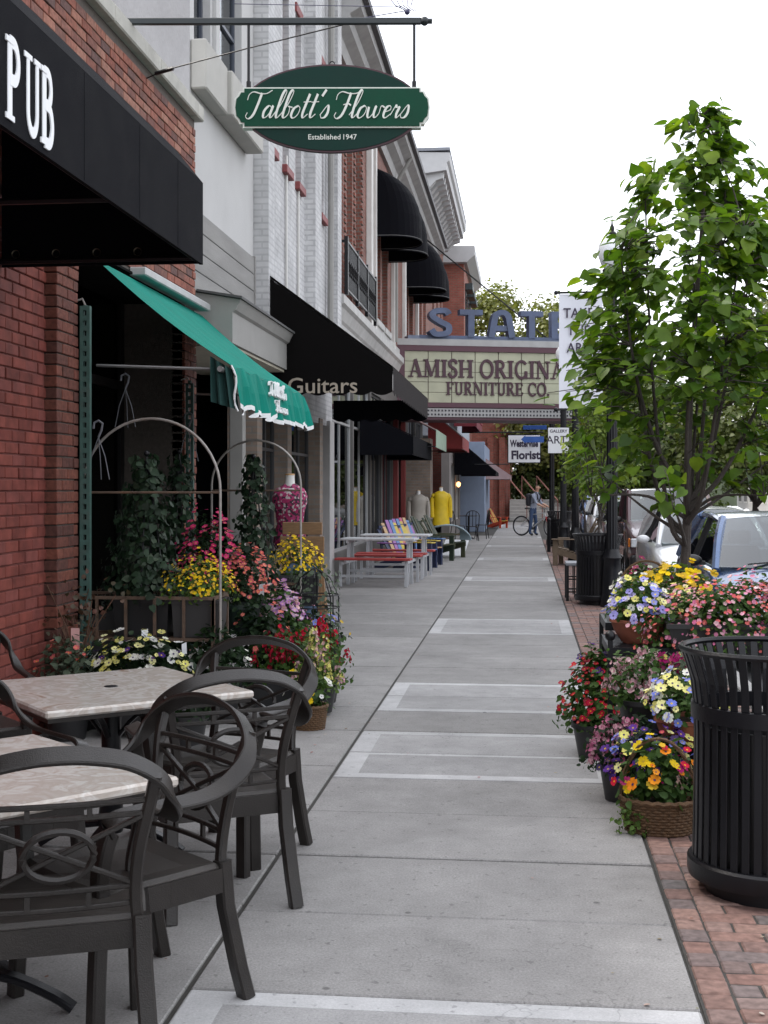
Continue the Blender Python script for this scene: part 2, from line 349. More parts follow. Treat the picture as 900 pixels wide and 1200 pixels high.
def sans(text, h, O, rot, m, name, parent, depth=.003, bold=0, ws=1, shear=0, align='CENTER'):
    """plain sans lettering as a mesh, reading along local X, standing along local Y"""
    c = bpy.data.curves.new('text', 'FONT'); c.body = text; c.size = h * 1.38; c.extrude = depth; c.offset = bold; c.shear = shear; c.align_x = align; c.resolution_u = 3
    t = bpy.data.objects.new('text', c); COL.objects.link(t); bpy.context.view_layer.update()
    me = bpy.data.meshes.new_from_object(t); bpy.data.objects.remove(t); bpy.data.curves.remove(c)
    q = parent; O = Vector(O)
    while q: O = O - Vector(q.location); q = q.parent
    me.transform(Matrix.Translation(O) @ rot.to_4x4() @ Matrix.Diagonal((ws, 1, 1, 1))); me.materials.append(m); me.name = name
    return obj(name, me, parent)
FACE_CAM = Matrix(((1, 0, 0), (0, 0, -1), (0, 1, 0)))       # reads along +X, faces -Y
FACE_ST = Matrix(((0, 0, 1), (1, 0, 0), (0, 1, 0)))         # reads along +Y, faces +X

# ---------------------------------------------------------------- shared materials
concrete = mat('concrete', (.34, .335, .325), .88, .16, 2.2, .35, 220, dirt=.35, dirtcol=(.2, .195, .185))
def slabmat(name, base, sp=.3):
    m, n, l, p = _new(name)
    P = _pos(n); oi = n.new('ShaderNodeObjectInfo')
    def noise(s, d, r=.5):
        q = n.new('ShaderNodeTexNoise'); q.inputs['Scale'].default_value = s; q.inputs['Detail'].default_value = d; q.inputs['Roughness'].default_value = r; l.new(P, q.inputs[0]); return q.outputs[0]
    def rng(x, a, b, c, d):
        q = n.new('ShaderNodeMapRange'); q.inputs[1].default_value = a; q.inputs[2].default_value = b; q.inputs[3].default_value = c; q.inputs[4].default_value = d; l.new(x, q.inputs[0]); return q.outputs[0]
    def mul(c, f):
        q = n.new('ShaderNodeMixRGB'); q.blend_type = 'MULTIPLY'; q.inputs[0].default_value = 1
        if isinstance(c, tuple): q.inputs[1].default_value = (*c, 1)
        else: l.new(c, q.inputs[1])
        l.new(f, q.inputs[2]); return q.outputs[0]
    c = mul(base, rng(oi.outputs['Random'], 0, 1, .9, 1.08))
    c = mul(c, rng(noise(1.3, 8, .6), .3, .7, .84, 1.14))
    c = mul(c, rng(noise(7, 6, .65), .35, .7, .9, 1.08))
    fine = noise(110, 4, .75); c = mul(c, rng(fine, .3, .7, 1 - sp, 1 + sp))
    c = mul(c, rng(noise(30, 2, .4), .66, .72, 1, .7))          # small dark spots: old gum and grit
    st = n.new('ShaderNodeTexVoronoi'); st.inputs['Scale'].default_value = 3.1; l.new(P, st.inputs[0])
    c = mul(c, rng(st.outputs['Distance'], .03, .05, .5, 1))
    c = mul(c, rng(noise(.55, 9, .72), .56, .72, 1, .74))      # broad weather stains
    # hairline cracks where a contour of one noise crosses a patch of another
    ab = n.new('ShaderNodeMath'); ab.operation = 'SUBTRACT'; l.new(noise(.9, 5, .62), ab.inputs[0]); ab.inputs[1].default_value = .5
    ac = n.new('ShaderNodeMath'); ac.operation = 'ABSOLUTE'; l.new(ab.outputs[0], ac.inputs[0])
    mk_ = n.new('ShaderNodeMath'); mk_.operation = 'MAXIMUM'; l.new(rng(ac.outputs[0], 0, .003, .72, 1), mk_.inputs[0]); l.new(rng(noise(.42, 2), .54, .58, 1, 0), mk_.inputs[1])
    c = mul(c, mk_.outputs[0])
    l.new(c, p.inputs['Base Color']); p.inputs['Roughness'].default_value = .9
    bn = n.new('ShaderNodeBump'); bn.inputs['Strength'].default_value = .35; bn.inputs['Distance'].default_value = .004; l.new(fine, bn.inputs['Height']); l.new(bn.outputs[0], p.inputs['Normal'])
    return m
slab_m = slabmat('brushed concrete slab', (.265, .257, .249)); slab_light = slabmat('newer pale concrete', (.315, .31, .306), .22); slab_edge = slabmat('smooth trowelled concrete edge', (.44, .438, .437), .14)
jointdirt = mat('joint dirt', (.05, .047, .042), .95, .3, 40)
asphalt = mat('asphalt', (.055, .055, .058), .9, .25, 8, .5, 300)
paver_m = island('paving brick', [(.18, .11, .092), (.24, .14, .112), (.145, .118, .114), (.27, .17, .14), (.20, .115, .095), (.13, .115, .112)], .85, .3, 30, bump=.4)
brick_old = island('old red brick', [(.19, .06, .04), (.27, .095, .065), (.12, .05, .04), (.32, .15, .105), (.22, .075, .05), (.10, .055, .05), (.28, .11, .075)], .85, .3, 30, bump=.5)
brick_red = island('red painted brick', [(.155, .038, .029), (.185, .048, .035), (.135, .034, .026), (.17, .05, .041)], .75, .3, 9, bump=.4, spec=.25)
brick_brown = island('brown red brick', [(.12, .04, .028), (.16, .052, .034), (.08, .032, .025), (.14, .043, .03)], .85, .3, 30, bump=.5)
mortar = mat('mortar', (.10, .085, .075), .95, .2, 30, .4, 150)
mortar_red = mat('painted mortar', (.125, .036, .029), .9, .15, 20, .3, 150)
stone = mat('limestone coping', (.42, .41, .37), .85, .15, 5, .3, 80, dirt=.6, dirtcol=(.16, .15, .13))
stucco = mat('pale stucco', (.50, .497, .49), .9, .06, 1.6, .5, 140, dirt=.12, dirtcol=(.4, .39, .36))
sidecem = mat('rough cement side wall', (.36, .355, .36), .92, .16, 3, .8, 40, dirt=.4, dirtcol=(.22, .21, .2), stretch=(1, 1, .35))
whitebrick = brickmat('white painted brick', (.52, .52, .52), (.47, .47, .475), (.41, .41, .415), var=.18, bumps=.35)
redbrick_far = brickmat('dark red brick courses', (.17, .05, .035), (.23, .075, .05), (.16, .12, .10), var=.25)
redbrick_far2 = brickmat('bright red brick courses', (.26, .06, .042), (.32, .085, .06), (.2, .13, .1), var=.2)
tanbrick = brickmat('tan brick courses', (.20, .15, .115), (.25, .19, .15), (.2, .18, .16))
trim_white = mat('off white painted trim', (.62, .61, .585), .6, .08, 5, .1, 60, dirt=.25, dirtcol=(.36, .34, .3))
trim_grey = mat('grey painted wood', (.27, .265, .25), .65, .08, 4, .1, 60, dirt=.2, dirtcol=(.15, .15, .14))
siding_m = mat('weathered grey board', (.255, .25, .24), .8, .22, 6, .4, 90, stretch=(1, .15, 1), dirt=.3, dirtcol=(.16, .15, .14))
redtrim = mat('red painted sill', (.2, .04, .04), .6, .12, 8)
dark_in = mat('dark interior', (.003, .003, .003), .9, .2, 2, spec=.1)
black_iron = mat('black painted iron', (.007, .007, .009), .36, .15, 12, .1, 90, spec=.3)
black_can = mat('black awning canvas', (.0028, .003, .0052), .85, .15, 5, .35, 500, spec=.12)
shade_can = mat('charcoal brown canvas', (.0045, .004, .004), .88, .15, 5, .3, 500, spec=.08)
alu = mat('aluminium mullion', (.5, .5, .5), .4, .06, 6, metal=.6)
winglass = glass('window glass', (.35, .38, .4), 1.1); shopglass = glass('shop window glass', (.42, .45, .47), 1.0)
def unit_brick(name, m, sx, sy, sz, ch=.004):
    return B().box(-sx / 2, sx / 2, -sy / 2, sy / 2, -sz / 2, sz / 2, ch).mesh(name, m)

# ---------------------------------------------------------------- ground, road, kerb
struct('ground', B()._add([(-400, -60, -.2), (400, -60, -.2), (400, 900, -.2), (-400, 900, -.2)], [(0, 1, 2, 3)]), mat('distant ground', (.10, .105, .085), .95, .3, .2))
struct('road', B()._add([(1.86, -10, -.13), (11, -10, -.13), (11, 160, -.13), (1.86, 160, -.13)], [(0, 1, 2, 3)]), asphalt)
struct('kerb', B().box(1.70, 1.86, -2, 61, -.3, 0, .012), concrete)
struct('far_pavement', B().box(11, 14.5, -10, 160, -.3, 0, .01), concrete)
mk = struct('road_marking', B().box(4.15, 4.25, -5, 100, -.128, -.126), mat('road paint', (.62, .6, .5), .7, .15, 10))
mk.name = 'parking_line'
walk = struct('sidewalk', B().box(-4.6, .545, -2, 61, -.3, -.012), jointdirt)
JY = [1.7, 2.48, 3.24, 4.0, 4.77, 5.52, 6.28, 7.02, 7.70, 8.38, 9.14, 9.82, 10.5, 11.4, 12.2, 13.1, 14.05, 14.88, 15.7]
while JY[-1] < 44: JY.append(JY[-1] + 1.05 + .06 * random.random())
JY += [46, 49, 52, 56, 61]
DARK = {5.52, 8.38, 11.4, 14.88}
PATCH = [(1.7, 4.0), (7.02, 8.38), (9.14, 10.5), (14.05, 15.7)]
def add_slab(x0, x1, y0, y1, gy0, gy1, m, zt=0):
    b = B().box(-(x1 - x0) / 2, (x1 - x0) / 2, -(y1 - y0) / 2 + gy0, (y1 - y0) / 2 - gy1, -.08, 0, .005)
    return obj('slab', b.mesh('slab', m), walk, ((x0 + x1) / 2, (y0 + y1) / 2, zt))
for i in range(len(JY) - 1):
    y0, y1 = JY[i], JY[i + 1]; g0 = .014 if y0 in DARK else .006; g1 = .014 if y1 in DARK else .006
    pt = next((p for p in PATCH if y0 >= p[0] - .01 and y1 <= p[1] + .01), None)
    if i > 20 and i % 6 in (0,): pt = (y0, y1)
    s = add_slab(-1.062, .535, y0, y1, g0, g1, slab_light if pt else slab_m, random.uniform(-.0015, .0015))
    if pt:       # smooth trowelled margin round the panel
        hw = .797; hy = (y1 - y0) / 2 - .012; wv = .13; b = B(); z = .0012
        fr = y0 <= pt[0] + .01; bk = y1 >= pt[1] - .01
        for sx in (-1, 1): b.box(min(sx * (hw - .008), sx * (hw - wv)), max(sx * (hw - .008), sx * (hw - wv)), -hy, hy, -.01, z)
        if fr: b.box(-hw + wv, hw - wv, -hy, -hy + .1, -.01, z)
        if bk: b.box(-hw + wv, hw - wv, hy - .1, hy, -.01, z)
        if pt == PATCH[1] and fr: b.box(-hw + wv, hw - wv, hy - .05, hy, -.01, z)
        obj('slab_margin', b.mesh('slab_margin', slab_edge), s)
LY = [1.0, 2.3, 3.6, 4.85, 5.52, 6.4, 7.3, 8.38, 9.3, 10.3, 11.4, 12.6, 13.7, 14.88]
while LY[-1] < 43: LY.append(LY[-1] + 1.35)
for i in range(len(LY) - 1):
    y0, y1 = LY[i], LY[i + 1]; g0 = .014 if y0 in DARK else .006; g1 = .014 if y1 in DARK else .006
    add_slab(-3.2 if y0 > 15 else -4.5, -1.082, y0, y1, g0, g1, slab_m, random.uniform(-.0015, .0015))
# brick paving between the slabs and the kerb
pave = struct('brick_pavement', B().box(.545, 1.70, -2, 61, -.3, -.007), jointdirt)
fm = unit_brick('brick', paver_m, .192, .094, .06, .006); em = unit_brick('brick', paver_m, .098, .114, .06, .006)
pieces = []
y = 1.6; k = 0
while y < 40:
    pieces.append((em, .602, y, 0)); y += .1185
y = 1.6
while y < 40:
    k += 1; x = .655 + (.1 if k % 2 else 0)
    if k % 2: pieces.append(('h', .655 + .048, y, 0))
    while x + .19 < 1.71: pieces.append((fm, x + .098, y, 0)); x += .199
    y += .0995
hm = unit_brick('brick', paver_m, .094, .094, .06, .006)
def seen(p): return p[2] > 3.75
pieces.sort(key=lambda p: (not seen(p), p[2])); st = B(); rnd = random.Random(3)
for i, (me, x, y, _) in enumerate(pieces):
    me = hm if me == 'h' else me; z = -.031 + rnd.uniform(-.003, .003); rz = rnd.uniform(-.02, .02)
    if i < 300:
        o = obj('brick', me, pave, (x, y, z)); o.rotation_euler = (rnd.uniform(-.02, .02), rnd.uniform(-.015, .015), rz)
    else:
        sx, sy = {em: (.049, .057), fm: (.096, .047), hm: (.047, .047)}[me]; st.box(x - sx, x + sx, y - sy, y + sy, z - .03, z + .03, .005)
o = obj('brick_field', st.mesh('brick_field', paver_m), pave, kind='stuff')

# ---------------------------------------------------------------- walls
def wall_open(b, x0, x1, y0, y1, z0, z1, ops):
    """solid wall slab x0..x1 with rectangular openings (ya, yb, za, zb)"""
    ys = sorted({y0, y1, *[q for o in ops for q in o[:2] if y0 < q < y1]})
    for a, c in zip(ys, ys[1:]):
        mid = (a + c) / 2; z = z0
        for o in sorted([o for o in ops if o[0] < mid < o[1]], key=lambda o: o[2]):
            if o[2] > z: b.box(x0, x1, a, c, z, o[2])
            z = max(z, o[3])
        if z < z1: b.box(x0, x1, a, c, z, z1)
    return b
def window(T, X, y0, y1, z0, z1, fm_, gm=winglass, fw=.06, mull=0, cross=None, back=.12, par=None, deep=.5):
    """frame set back in an opening of the wall plane X, pane behind it, dark room behind that"""
    xf = X - back; b = B()
    b.box(xf - .05, xf, y0, y0 + fw, z0, z1).box(xf - .05, xf, y1 - fw, y1, z0, z1).box(xf - .05, xf, y0 + fw, y1 - fw, z0, z0 + fw).box(xf - .05, xf, y0 + fw, y1 - fw, z1 - fw, z1)
    for i in range(mull):
        y = y0 + (y1 - y0) * (i + 1) / (mull + 1); b.box(xf - .045, xf - .004, y - fw * .4, y + fw * .4, z0 + fw, z1 - fw)
    if cross:
        for z in cross: b.box(xf - .043, xf + .004, y0 + fw, y1 - fw, z - fw * .4, z + fw * .4)
    f = T.add('window', b, fm_, parent=par)
    # pane
    pb = B().box(xf - .03, xf - .024, y0 + fw * .5, y1 - fw * .5, z0 + fw * .5, z1 - fw * .5)
    T.add('pane', pb, gm, f)
    return f
def wall_bricks(T, part, X, y0, y1, z0, z1, me_mat, core_mat, objn, skip=None, bl=.2, bh=.066, gap=.0095, dp=.1, seed=1, first=None, face=None):
    """running bond laid in the plane X; the bricks that show largest are objects, the rest one mesh"""
    rnd = random.Random(seed); L = []; z = z0; r = 0
    while z + bh <= z1 + 1e-6:
        y = y0 - (bl / 2 + gap / 2 if r % 2 else 0)
        while y < y1:
            a, c = max(y, y0), min(y + bl, y1)
            if c - a > .04 and not (skip and skip((a + c) / 2, z + bh / 2)): L.append((a, c, z))
            y += bl + gap
        z += bh + gap; r += 1
    full = unit_brick('brick', me_mat, dp, bl, bh, .005); st = B(); n = 0
    if first: L.sort(key=first)
    for a, c, z in L:
        pr = rnd.uniform(-.004, .004)
        if n < objn:
            o = obj('brick', full, part, Vector((X - dp / 2 + pr, (a + c) / 2, z + bh / 2)) - T.loc); o.scale = (1, (c - a) / bl, 1); n += 1
        else: st.box(X - dp + pr, X + pr, a, c, z, z + bh, .004)
    if st.v: T.add('brick_courses', st, me_mat, part, kind='stuff')
    return n

# ================================================================ pub building (single storey, brick)
W0 = -3.12
T = Thing('pub_building', 'single storey red brick pub building with limestone coping, nearest on the left', 'building', (-3.6, 5, 0), abs=True)
b = B(); b.box(-9, W0 - .012, -3, 8.1, 0, 5.1); wall = T.add('wall', b, mortar_red)
def near(q): return (q[0] - 7.85) ** 2 + ((q[2] - 1.6) * .2) ** 2 if q[0] > 7.2 else 50 + abs(q[0] - 7)
wall_bricks(T, wall, W0, 2.0, 8.1, 0, 3.35, brick_red, mortar_red, 120, first=near, seed=2)
b = B(); b.box(-9, W0 - .012, 8.5, 11.5, 3.32, 5.1).box(-9, W0 - .012, 11.5, 11.93, 0, 5.1).box(-9, W0 - .012, 8.1, 8.5, 3.32, 5.1).box(-9, W0 - .013, 8.13, 8.48, 0, 3.32)
upper = T.add('upper_wall', b, mortar)
wall_bricks(T, upper, W0, 4.6, 11.93, 3.36, 5.08, brick_old, mortar, 150, first=lambda q: 0 if (q[0] > 6.2 and q[2] > 3.9 and q[0] * .42 + .4 < q[2] + 1.4) else 1, seed=5)
pier = T.add('pier', B().box(W0 - .3, W0 + .06, 8.14, 8.46, 0, 3.34), mortar)
wall_bricks(T, pier, W0 + .075, 8.1, 8.5, 0, 3.3, brick_brown, mortar, 130, seed=6, dp=.12)
pier2 = T.add('pier', B().box(W0 - .3, W0 + .0, 11.54, 11.9, 0, 3.34), mortar)
wall_bricks(T, pier2, W0 + .012, 11.5, 11.93, 0, 3.3, brick_old, mortar, 0, seed=7, dp=.12)
cp = B()
y = 2.0
while y < 11.95:
    y2 = min(y + 1.22, 12.0); cp.box(-3.5, W0 + .07, y + .004, y2 - .004, 5.1, 5.24, .012); y = y2
T.add('coping', cp, stone)
T.add('lintel', B().box(W0 - .01, W0 + .13, 9.9, 12.0, 3.29, 3.36, .01), mat('galvanised flashing', (.42, .42, .42), .5, .15, 6, metal=.4))
T.add('roof', B().box(-9, -3.5, -3, 11.93, 4.6, 4.75), mat('roof felt', (.08, .08, .08), .9))
# flower shop front, set back under the opening
sf = B().box(-3.75, -3.68, 8.5, 11.5, 0, .5).box(-3.75, -3.68, 8.5, 8.6, .5, 3.3).box(-3.75, -3.68, 10.0, 10.08, .5, 3.3).box(-3.75, -3.68, 11.4, 11.5, .5, 3.3).box(-3.75, -3.68, 8.6, 11.4, 2.5, 2.58)
shopf = T.add('shop_front', sf, mat('dark shop front paint', (.012, .011, .011), .5, .15, 6, spec=.2))
T.add('pane', B().box(-3.72, -3.712, 8.6, 11.4, .5, 3.3), glass('dim shop glass', (.3, .32, .32), .35, .005), shopf)
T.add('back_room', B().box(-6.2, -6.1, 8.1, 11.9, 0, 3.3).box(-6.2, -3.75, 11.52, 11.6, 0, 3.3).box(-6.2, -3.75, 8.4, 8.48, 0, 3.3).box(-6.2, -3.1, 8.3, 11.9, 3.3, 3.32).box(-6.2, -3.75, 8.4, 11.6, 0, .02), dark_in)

# ================================================================ pub awning
T = Thing('pub_awning', 'big black box awning lettered PUB over the cafe tables', 'awning', (-2.5, 5, 2.9), abs=True)
A0, A1, XF = 1.2, 7.4, -1.89
T.add('front_panel', B().slab((XF, A0, 2.92), (XF, A1, 2.92), (XF, A1, 3.40), (XF, A0, 3.40), .02), black_can)
T.add('top_panel', B().slab((XF, A0, 3.402), (XF, A1, 3.402), (XF - .16, A1, 3.60), (XF - .16, A0, 3.60), .015).slab((XF - .16, A0, 3.60), (XF - .16, A1, 3.60), (W0, A1, 3.82), (W0, A0, 3.82), .015), black_can)
T.add('end_panel', B().prism([(XF - .003, A1 - .02, 2.925), (XF - .003, A1 - .02, 3.398), (XF - .16, A1 - .02, 3.585), (W0, A1 - .02, 3.8), (W0, A1 - .02, 2.925)], (0, .018, 0)), black_can)
for yy in (2.3, 3.2, 4.1, 5.35, 6.15, 6.85): T.add('seam', B().box(XF - .002, XF + .0012, yy, yy + .01, 2.93, 3.395), black_can)
fr = B()
for yy in (2.2, 4.0, 5.8, 7.34): fr.tube([(W0, yy, 2.95), (XF - .03, yy, 2.95), (XF - .03, yy, 3.38), (W0, yy, 3.76)], .018, 6)
fr.tube([(XF - .035, A0, 2.95), (XF - .035, A1 - .03, 2.95)], .018, 6).tube([(-2.5, A0, 3.55), (-2.5, A1 - .03, 3.55)], .018, 6)
T.add('frame', fr, black_iron)
for x in (-3.03, -2.78, -2.53, -2.28):
    T.add('grommet', B().lathe([(.010, -.004), (.018, -.006), (.026, 0), (.026, .003)], 12).xf(Matrix.Translation((x, A1 - .024, 3.0)) @ Matrix.Rotation(R(90), 4, 'X')), mat('brass grommet', (.2, .18, .14), .4, metal=.8))
lm = mat('white awning lettering', (.82, .83, .85), .7, .04, 8)
for c, yp in (('P', 4.50), ('U', 4.675), ('B', 4.84)):
    bb = B(); serif_letter(bb, c, (XF + .001, yp, 2.957), (0, 1, 0), (0, 0, 1), (1, 0, 0), .305, .64, .004); T.add('letter', bb, lm)

# ================================================================ green awning of the flower shop
teal = mat('teal green awning canvas', (.004, .20, .15), .8, .12, 4, .3, 400, spec=.15)
T = Thing('green_awning', 'teal green fabric awning with white scalloped fringe over the flower display', 'awning', (-2.6, 10.5, 2.4), abs=True)
ga0, ga1 = 9.0, 12.05
cv = B(); N = 24
def gtop(t, s):        # slightly sagging canvas
    y = ga0 + (ga1 - ga0) * t
    return (W0 + .03 + (1.0) * s, y, 3.26 - .78 * s - .04 * math.sin(math.pi * s) - .012 * math.sin(t * 40) * s)
for i in range(N):
    for j in range(6):
        q = [gtop((i + a) / N, (j + c) / 6) for a, c in ((0, 0), (1, 0), (1, 1), (0, 1))]
        cv._add(q, [(3, 2, 1, 0)], True)
T.add('canopy', cv, teal)
va = B(); fr = B(); n = 96; wave = lambda t: .024 * math.sin(t * 64) + .018 * math.sin(t * 101 + 1)
prev = None
for i in range(n + 1):
    t = i / n; y = ga0 + (ga1 - ga0) * t; top = gtop(t, 1); dr = .27 + .035 * abs(math.sin(t * math.pi * 9))
    bot = (top[0] + .05 + wave(t), y, top[2] - dr); mid = (top[0] + .03 + wave(t) * .6, y, top[2] - dr * .5); fb = (bot[0] + .002, y, bot[2] - .035)
    if prev:
        va._add([prev[0], top, mid, prev[1]], [(0, 1, 2, 3)], True); va._add([prev[1], mid, bot, prev[2]], [(0, 1, 2, 3)], True); fr._add([prev[2], bot, fb, prev[3]], [(0, 1, 2, 3)], True)
    prev = (top, mid, bot, fb)
val = T.add('valance', va, teal)
T.add('fringe', fr, mat('white fringe', (.75, .76, .76), .8), val)
tr = B()
sw = []
for j in range(9):
    s = j / 8; sw.append((gtop(0, 1)[0] + .055 * s + .02 * math.sin(s * 6), ga0 - .004, gtop(0, 1)[2] - .33 * s))
tr.tube(sw, .008, 5); T.add('edge_piping', tr, MC['white fringe'], val)
# side curtain folds at the near end
sd = B(); prev = None
for i in range(15):
    t = i / 14; x = -2.16 + .05 * t; a = (gtop(0, 1)[0] - .0 - .16 * t, ga0 + .03 * math.sin(t * 16) + .02, 2.45 + .1 * t); c = (gtop(0, 1)[0] + .05 - .2 * t, ga0 + .04 * math.sin(t * 16 + .5) + .02, 2.16 + .06 * t)
    if prev: sd._add([prev[0], a, c, prev[1]], [(0, 1, 2, 3)], True)
    prev = (a, c)
T.add('side_flap', sd, mat('dark green canvas lining', (.012, .05, .045), .8))
T.add('front_bar', B().tube([(-2.16, ga0 - .06, 2.45), (-2.16, ga1, 2.45)], .022, 8), mat('dull steel tube', (.3, .3, .3), .45, metal=.7))
for yy in (ga0 + .1, ga1 - .1): T.add('brace', B().tube([(W0, yy, 2.5), (-2.16, yy, 2.46)], .012, 6), MC['dull steel tube'])
bb = B()
script_text(bb, "Talbott's", (-2.055, 10.5, 2.35), (0, 1, 0), (-.1, 0, 1), (1, 0, .1), .12, 1.5, .02, .35, 1.1)
script_text(bb, "Flowers", (-2.04, 10.55, 2.225), (0, 1, 0), (-.1, 0, 1), (1, 0, .1), .10, 1.5, .02, .35, 1.1)
T.add('lettering', bb, MC['white fringe'], val)

# ================================================================ hanging oval sign
T = Thing('hanging_sign', "green oval hanging sign reading Talbott's Flowers on a long black bracket", 'sign', (-1.5, 9.9, 4.2), abs=True)
sg_dark = mat('dark green sign paint', (.002, .026, .019), .6, .1, 8, spec=.2); sg_grn = mat('green sign band paint', (.002, .05, .026), .6, .1, 8, spec=.2); sg_ln = mat('cream sign paint', (.66, .68, .62), .5, .05, 8); sg_edge = mat('maroon sign edge', (.05, .012, .02), .5)
C = (-1.497, 4.565)
def ell(rx, rz, y, n=48): return [(C[0] + rx * math.cos(2 * math.pi * i / n), y, C[1] + rz * math.sin(2 * math.pi * i / n)) for i in range(n)]
T.add('oval_rim', B().prism(ell(.705, .345, 9.89), (0, .04, 0)), sg_edge)
T.add('oval_panel', B().prism(ell(.69, .33, 9.882), (0, .055, 0)), sg_dark)
def band(w_, h, y, d):
    p = []
    for sx in (1, -1):
        a = [(w_ - .07, h), (w_ - .07, h - .03), (w_ - .045, h - .03), (w_ - .03, h - .06), (w_ - .008, h * .45), (w_, 0), (w_ - .008, -h * .45), (w_ - .03, -h + .06), (w_ - .045, -h + .03), (w_ - .07, -h + .03), (w_ - .07, -h)]
        if sx < 0: a = [(-x, z) for x, z in a][::-1]
        p += a
    return B().prism([(C[0] + x, y, C[1] + z) for x, z in p][::-1], (0, d, 0))
T.add('band_edge', band(.765, .158, 9.868, .08), sg_ln)
bnd = T.add('band', band(.752, .146, 9.858, .1), sg_grn)
bb = B(); script_text(bb, "Talbott's Flowers", (C[0] - .045, 9.857, C[1] - .085), (1, 0, 0), (0, 0, 1), (0, -1, 0), .212, .80, .004, .42, .92)
T.add('lettering', bb, sg_ln, bnd)
sans('Established', .042, (C[0] - .06, 9.880, C[1] - .245), FACE_CAM, sg_ln, 'lettering', T.e, .002, .0003); sans('1947', .042, (C[0] + .135, 9.880, C[1] - .245), FACE_CAM, sg_ln, 'lettering', T.e, .002, .0003); T.e.rotation_euler.z = R(6)
T.add('bracket', B().box(-3.45, -.80, 9.885, 9.925, 5.225, 5.275, .006).tube([(-.80, 9.905, 5.25), (-.715, 9.905, 5.25)], .022, 8).ball((-.775, 9.905, 5.25), .036), mat('dark green black steel', (.01, .016, .018), .4, .1, 10))
for x in (-2.15, -.855): T.add('hanger', B().tube([(x, 9.905, 5.23), (x, 9.905, 4.72)], .011, 6).tube([(x, 9.905, 4.78), (x, 9.905, 4.70)], .018, 6), black_iron)
T.add('hook_eye', B().tube([(C[0] + .02 * math.cos(a), 9.9, 4.915 + .02 * math.sin(a)) for a in np.linspace(0, 6.0, 12)], .005, 5), black_iron)
T.add('guy_wire', B().tube([(W0 + .02, 10.55, 5.0), (-2.9, 10.4, 5.03), (-2.2, 10.15, 5.12), (-1.35, 9.91, 5.24)], .006, 5).ball((W0 + .03, 10.55, 5.0), .03), black_iron)
T.add('turnbuckle', B().tube([(-2.98, 10.45, 5.02), (-2.82, 10.38, 5.04)], .016, 6), black_iron)
wr = B()
for q in range(5): wr.tube([(-.92 + .02 * q, 9.9, 5.33), (-1.0 + .03 * q, 9.95, 5.39), (-1.08 + .06 * q, 10, 5.5 + .01 * q)], .004, 4)
wr.tube([(-.92, 9.9, 5.33), (-1.3, 9.91, 5.27)], .004, 4).tube([(-.95, 9.9, 5.36), (-2.3, 10.2, 5.5)], .003, 4).ball((-.91, 9.9, 5.32), .022)
T.add('wire_bundle', wr, mat('blue black wire', (.03, .03, .08), .5))

# ================================================================ stucco building
WX = -3.18
T = Thing('stucco_building', 'narrow pale stucco building with boxed window ledges and grey shop cornice', 'building', (-3.6, 13.4, 0), abs=True)
ops = [(12.1, 12.75, 5.95, 7.3), (13.0, 14.2, 5.95, 7.3), (12.1, 12.75, 8.55, 9.9), (13.0, 14.2, 8.55, 9.9)]
b = wall_open(B(), -3.5, WX, 11.952, 14.83, 3.0, 11, ops)
wl = T.add('wall', b, stucco)
T.add('side_wall', B().box(-10, WX + .0, 11.935, 11.95, 4.7, 11), sidecem)
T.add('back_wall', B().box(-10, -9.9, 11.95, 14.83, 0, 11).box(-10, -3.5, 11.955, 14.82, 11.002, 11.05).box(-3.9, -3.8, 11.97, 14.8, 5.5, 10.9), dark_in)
navy = mat('dark blue window frame', (.055, .065, .09), .4, .08, 8)
for o in ops: window(T, WX, *o, navy, fw=.05, cross=[(o[2] + o[3]) / 2], back=.08)
tl = mat('greige painted ledge', (.40, .39, .36), .75, .08, 5, .15, 80, dirt=.2, dirtcol=(.25, .24, .22))
T.add('ledge', B().box(WX, -3.02, 11.96, 12.84, 5.42, 5.9, .015), tl); T.add('ledge', B().box(WX, -2.97, 12.86, 14.4, 5.42, 5.88, .015), tl)
T.add('ledge', B().box(WX, -3.02, 11.96, 12.84, 8.0, 8.45, .015), tl); T.add('ledge', B().box(WX, -2.97, 12.86, 14.4, 8.0, 8.45, .015), tl)
T.add('pilaster_strip', B().box(WX, WX + .04, 12.85, 13.0, 5.9, 8.0, .004), stucco)
for k in range(4):       # weathered boards of the sign band
    T.add('board', B().box(WX + .002, WX + .035, 11.97, 14.70, 3.50 + k * .2, 3.694 + k * .2, .006), siding_m)
T.add('corner_batten', B().box(WX + .003, WX + .05, 14.70, 14.74, 3.5, 4.31), siding_m)
cb = B().prism([(-3.6, 12.1, 3.0), (-2.80, 12.1, 3.0), (-2.80, 12.1, 3.30), (-2.77, 12.1, 3.32), (-2.72, 12.1, 3.42), (-3.2, 12.1, 3.50), (-3.6, 12.1, 3.50)], (0, 3.2, 0))
cor = T.add('cornice', cb, trim_grey)
T.add('cap', B().prism([(-2.70, 12.06, 3.421), (-2.70, 12.06, 3.445), (-3.2, 12.06, 3.53), (-3.2, 12.06, 3.508)], (0, 3.28, 0)), mat('dark lead cap', (.07, .07, .07), .7), cor)
T.add('soffit', B().box(-3.9, -2.83, 12.1, 15.2, 2.97, 2.995), mat('cream soffit', (.48, .45, .36), .7), cor)
sf = B().box(-4.0, -3.9, 12, 14.8, 0, 3.0)
door = T.add('shop_front', sf, mat('grey timber shop front', (.022, .0215, .021), .7, .2, 6, .2, 50))
for k in range(7): T.add('diagonal_board', B().bar((-3.885, 12.1 + k * .36, .4), (-3.885, 12.6 + k * .36, 2.9), .33, .02, up=(1, 0, 0)), mat('dark diagonal board', (.02, .0195, .019), .7, .2, 7), door)
T.add('post', B().box(-3.3, -3.14, 14.1, 14.24, 0, 2.97, .01), trim_grey)
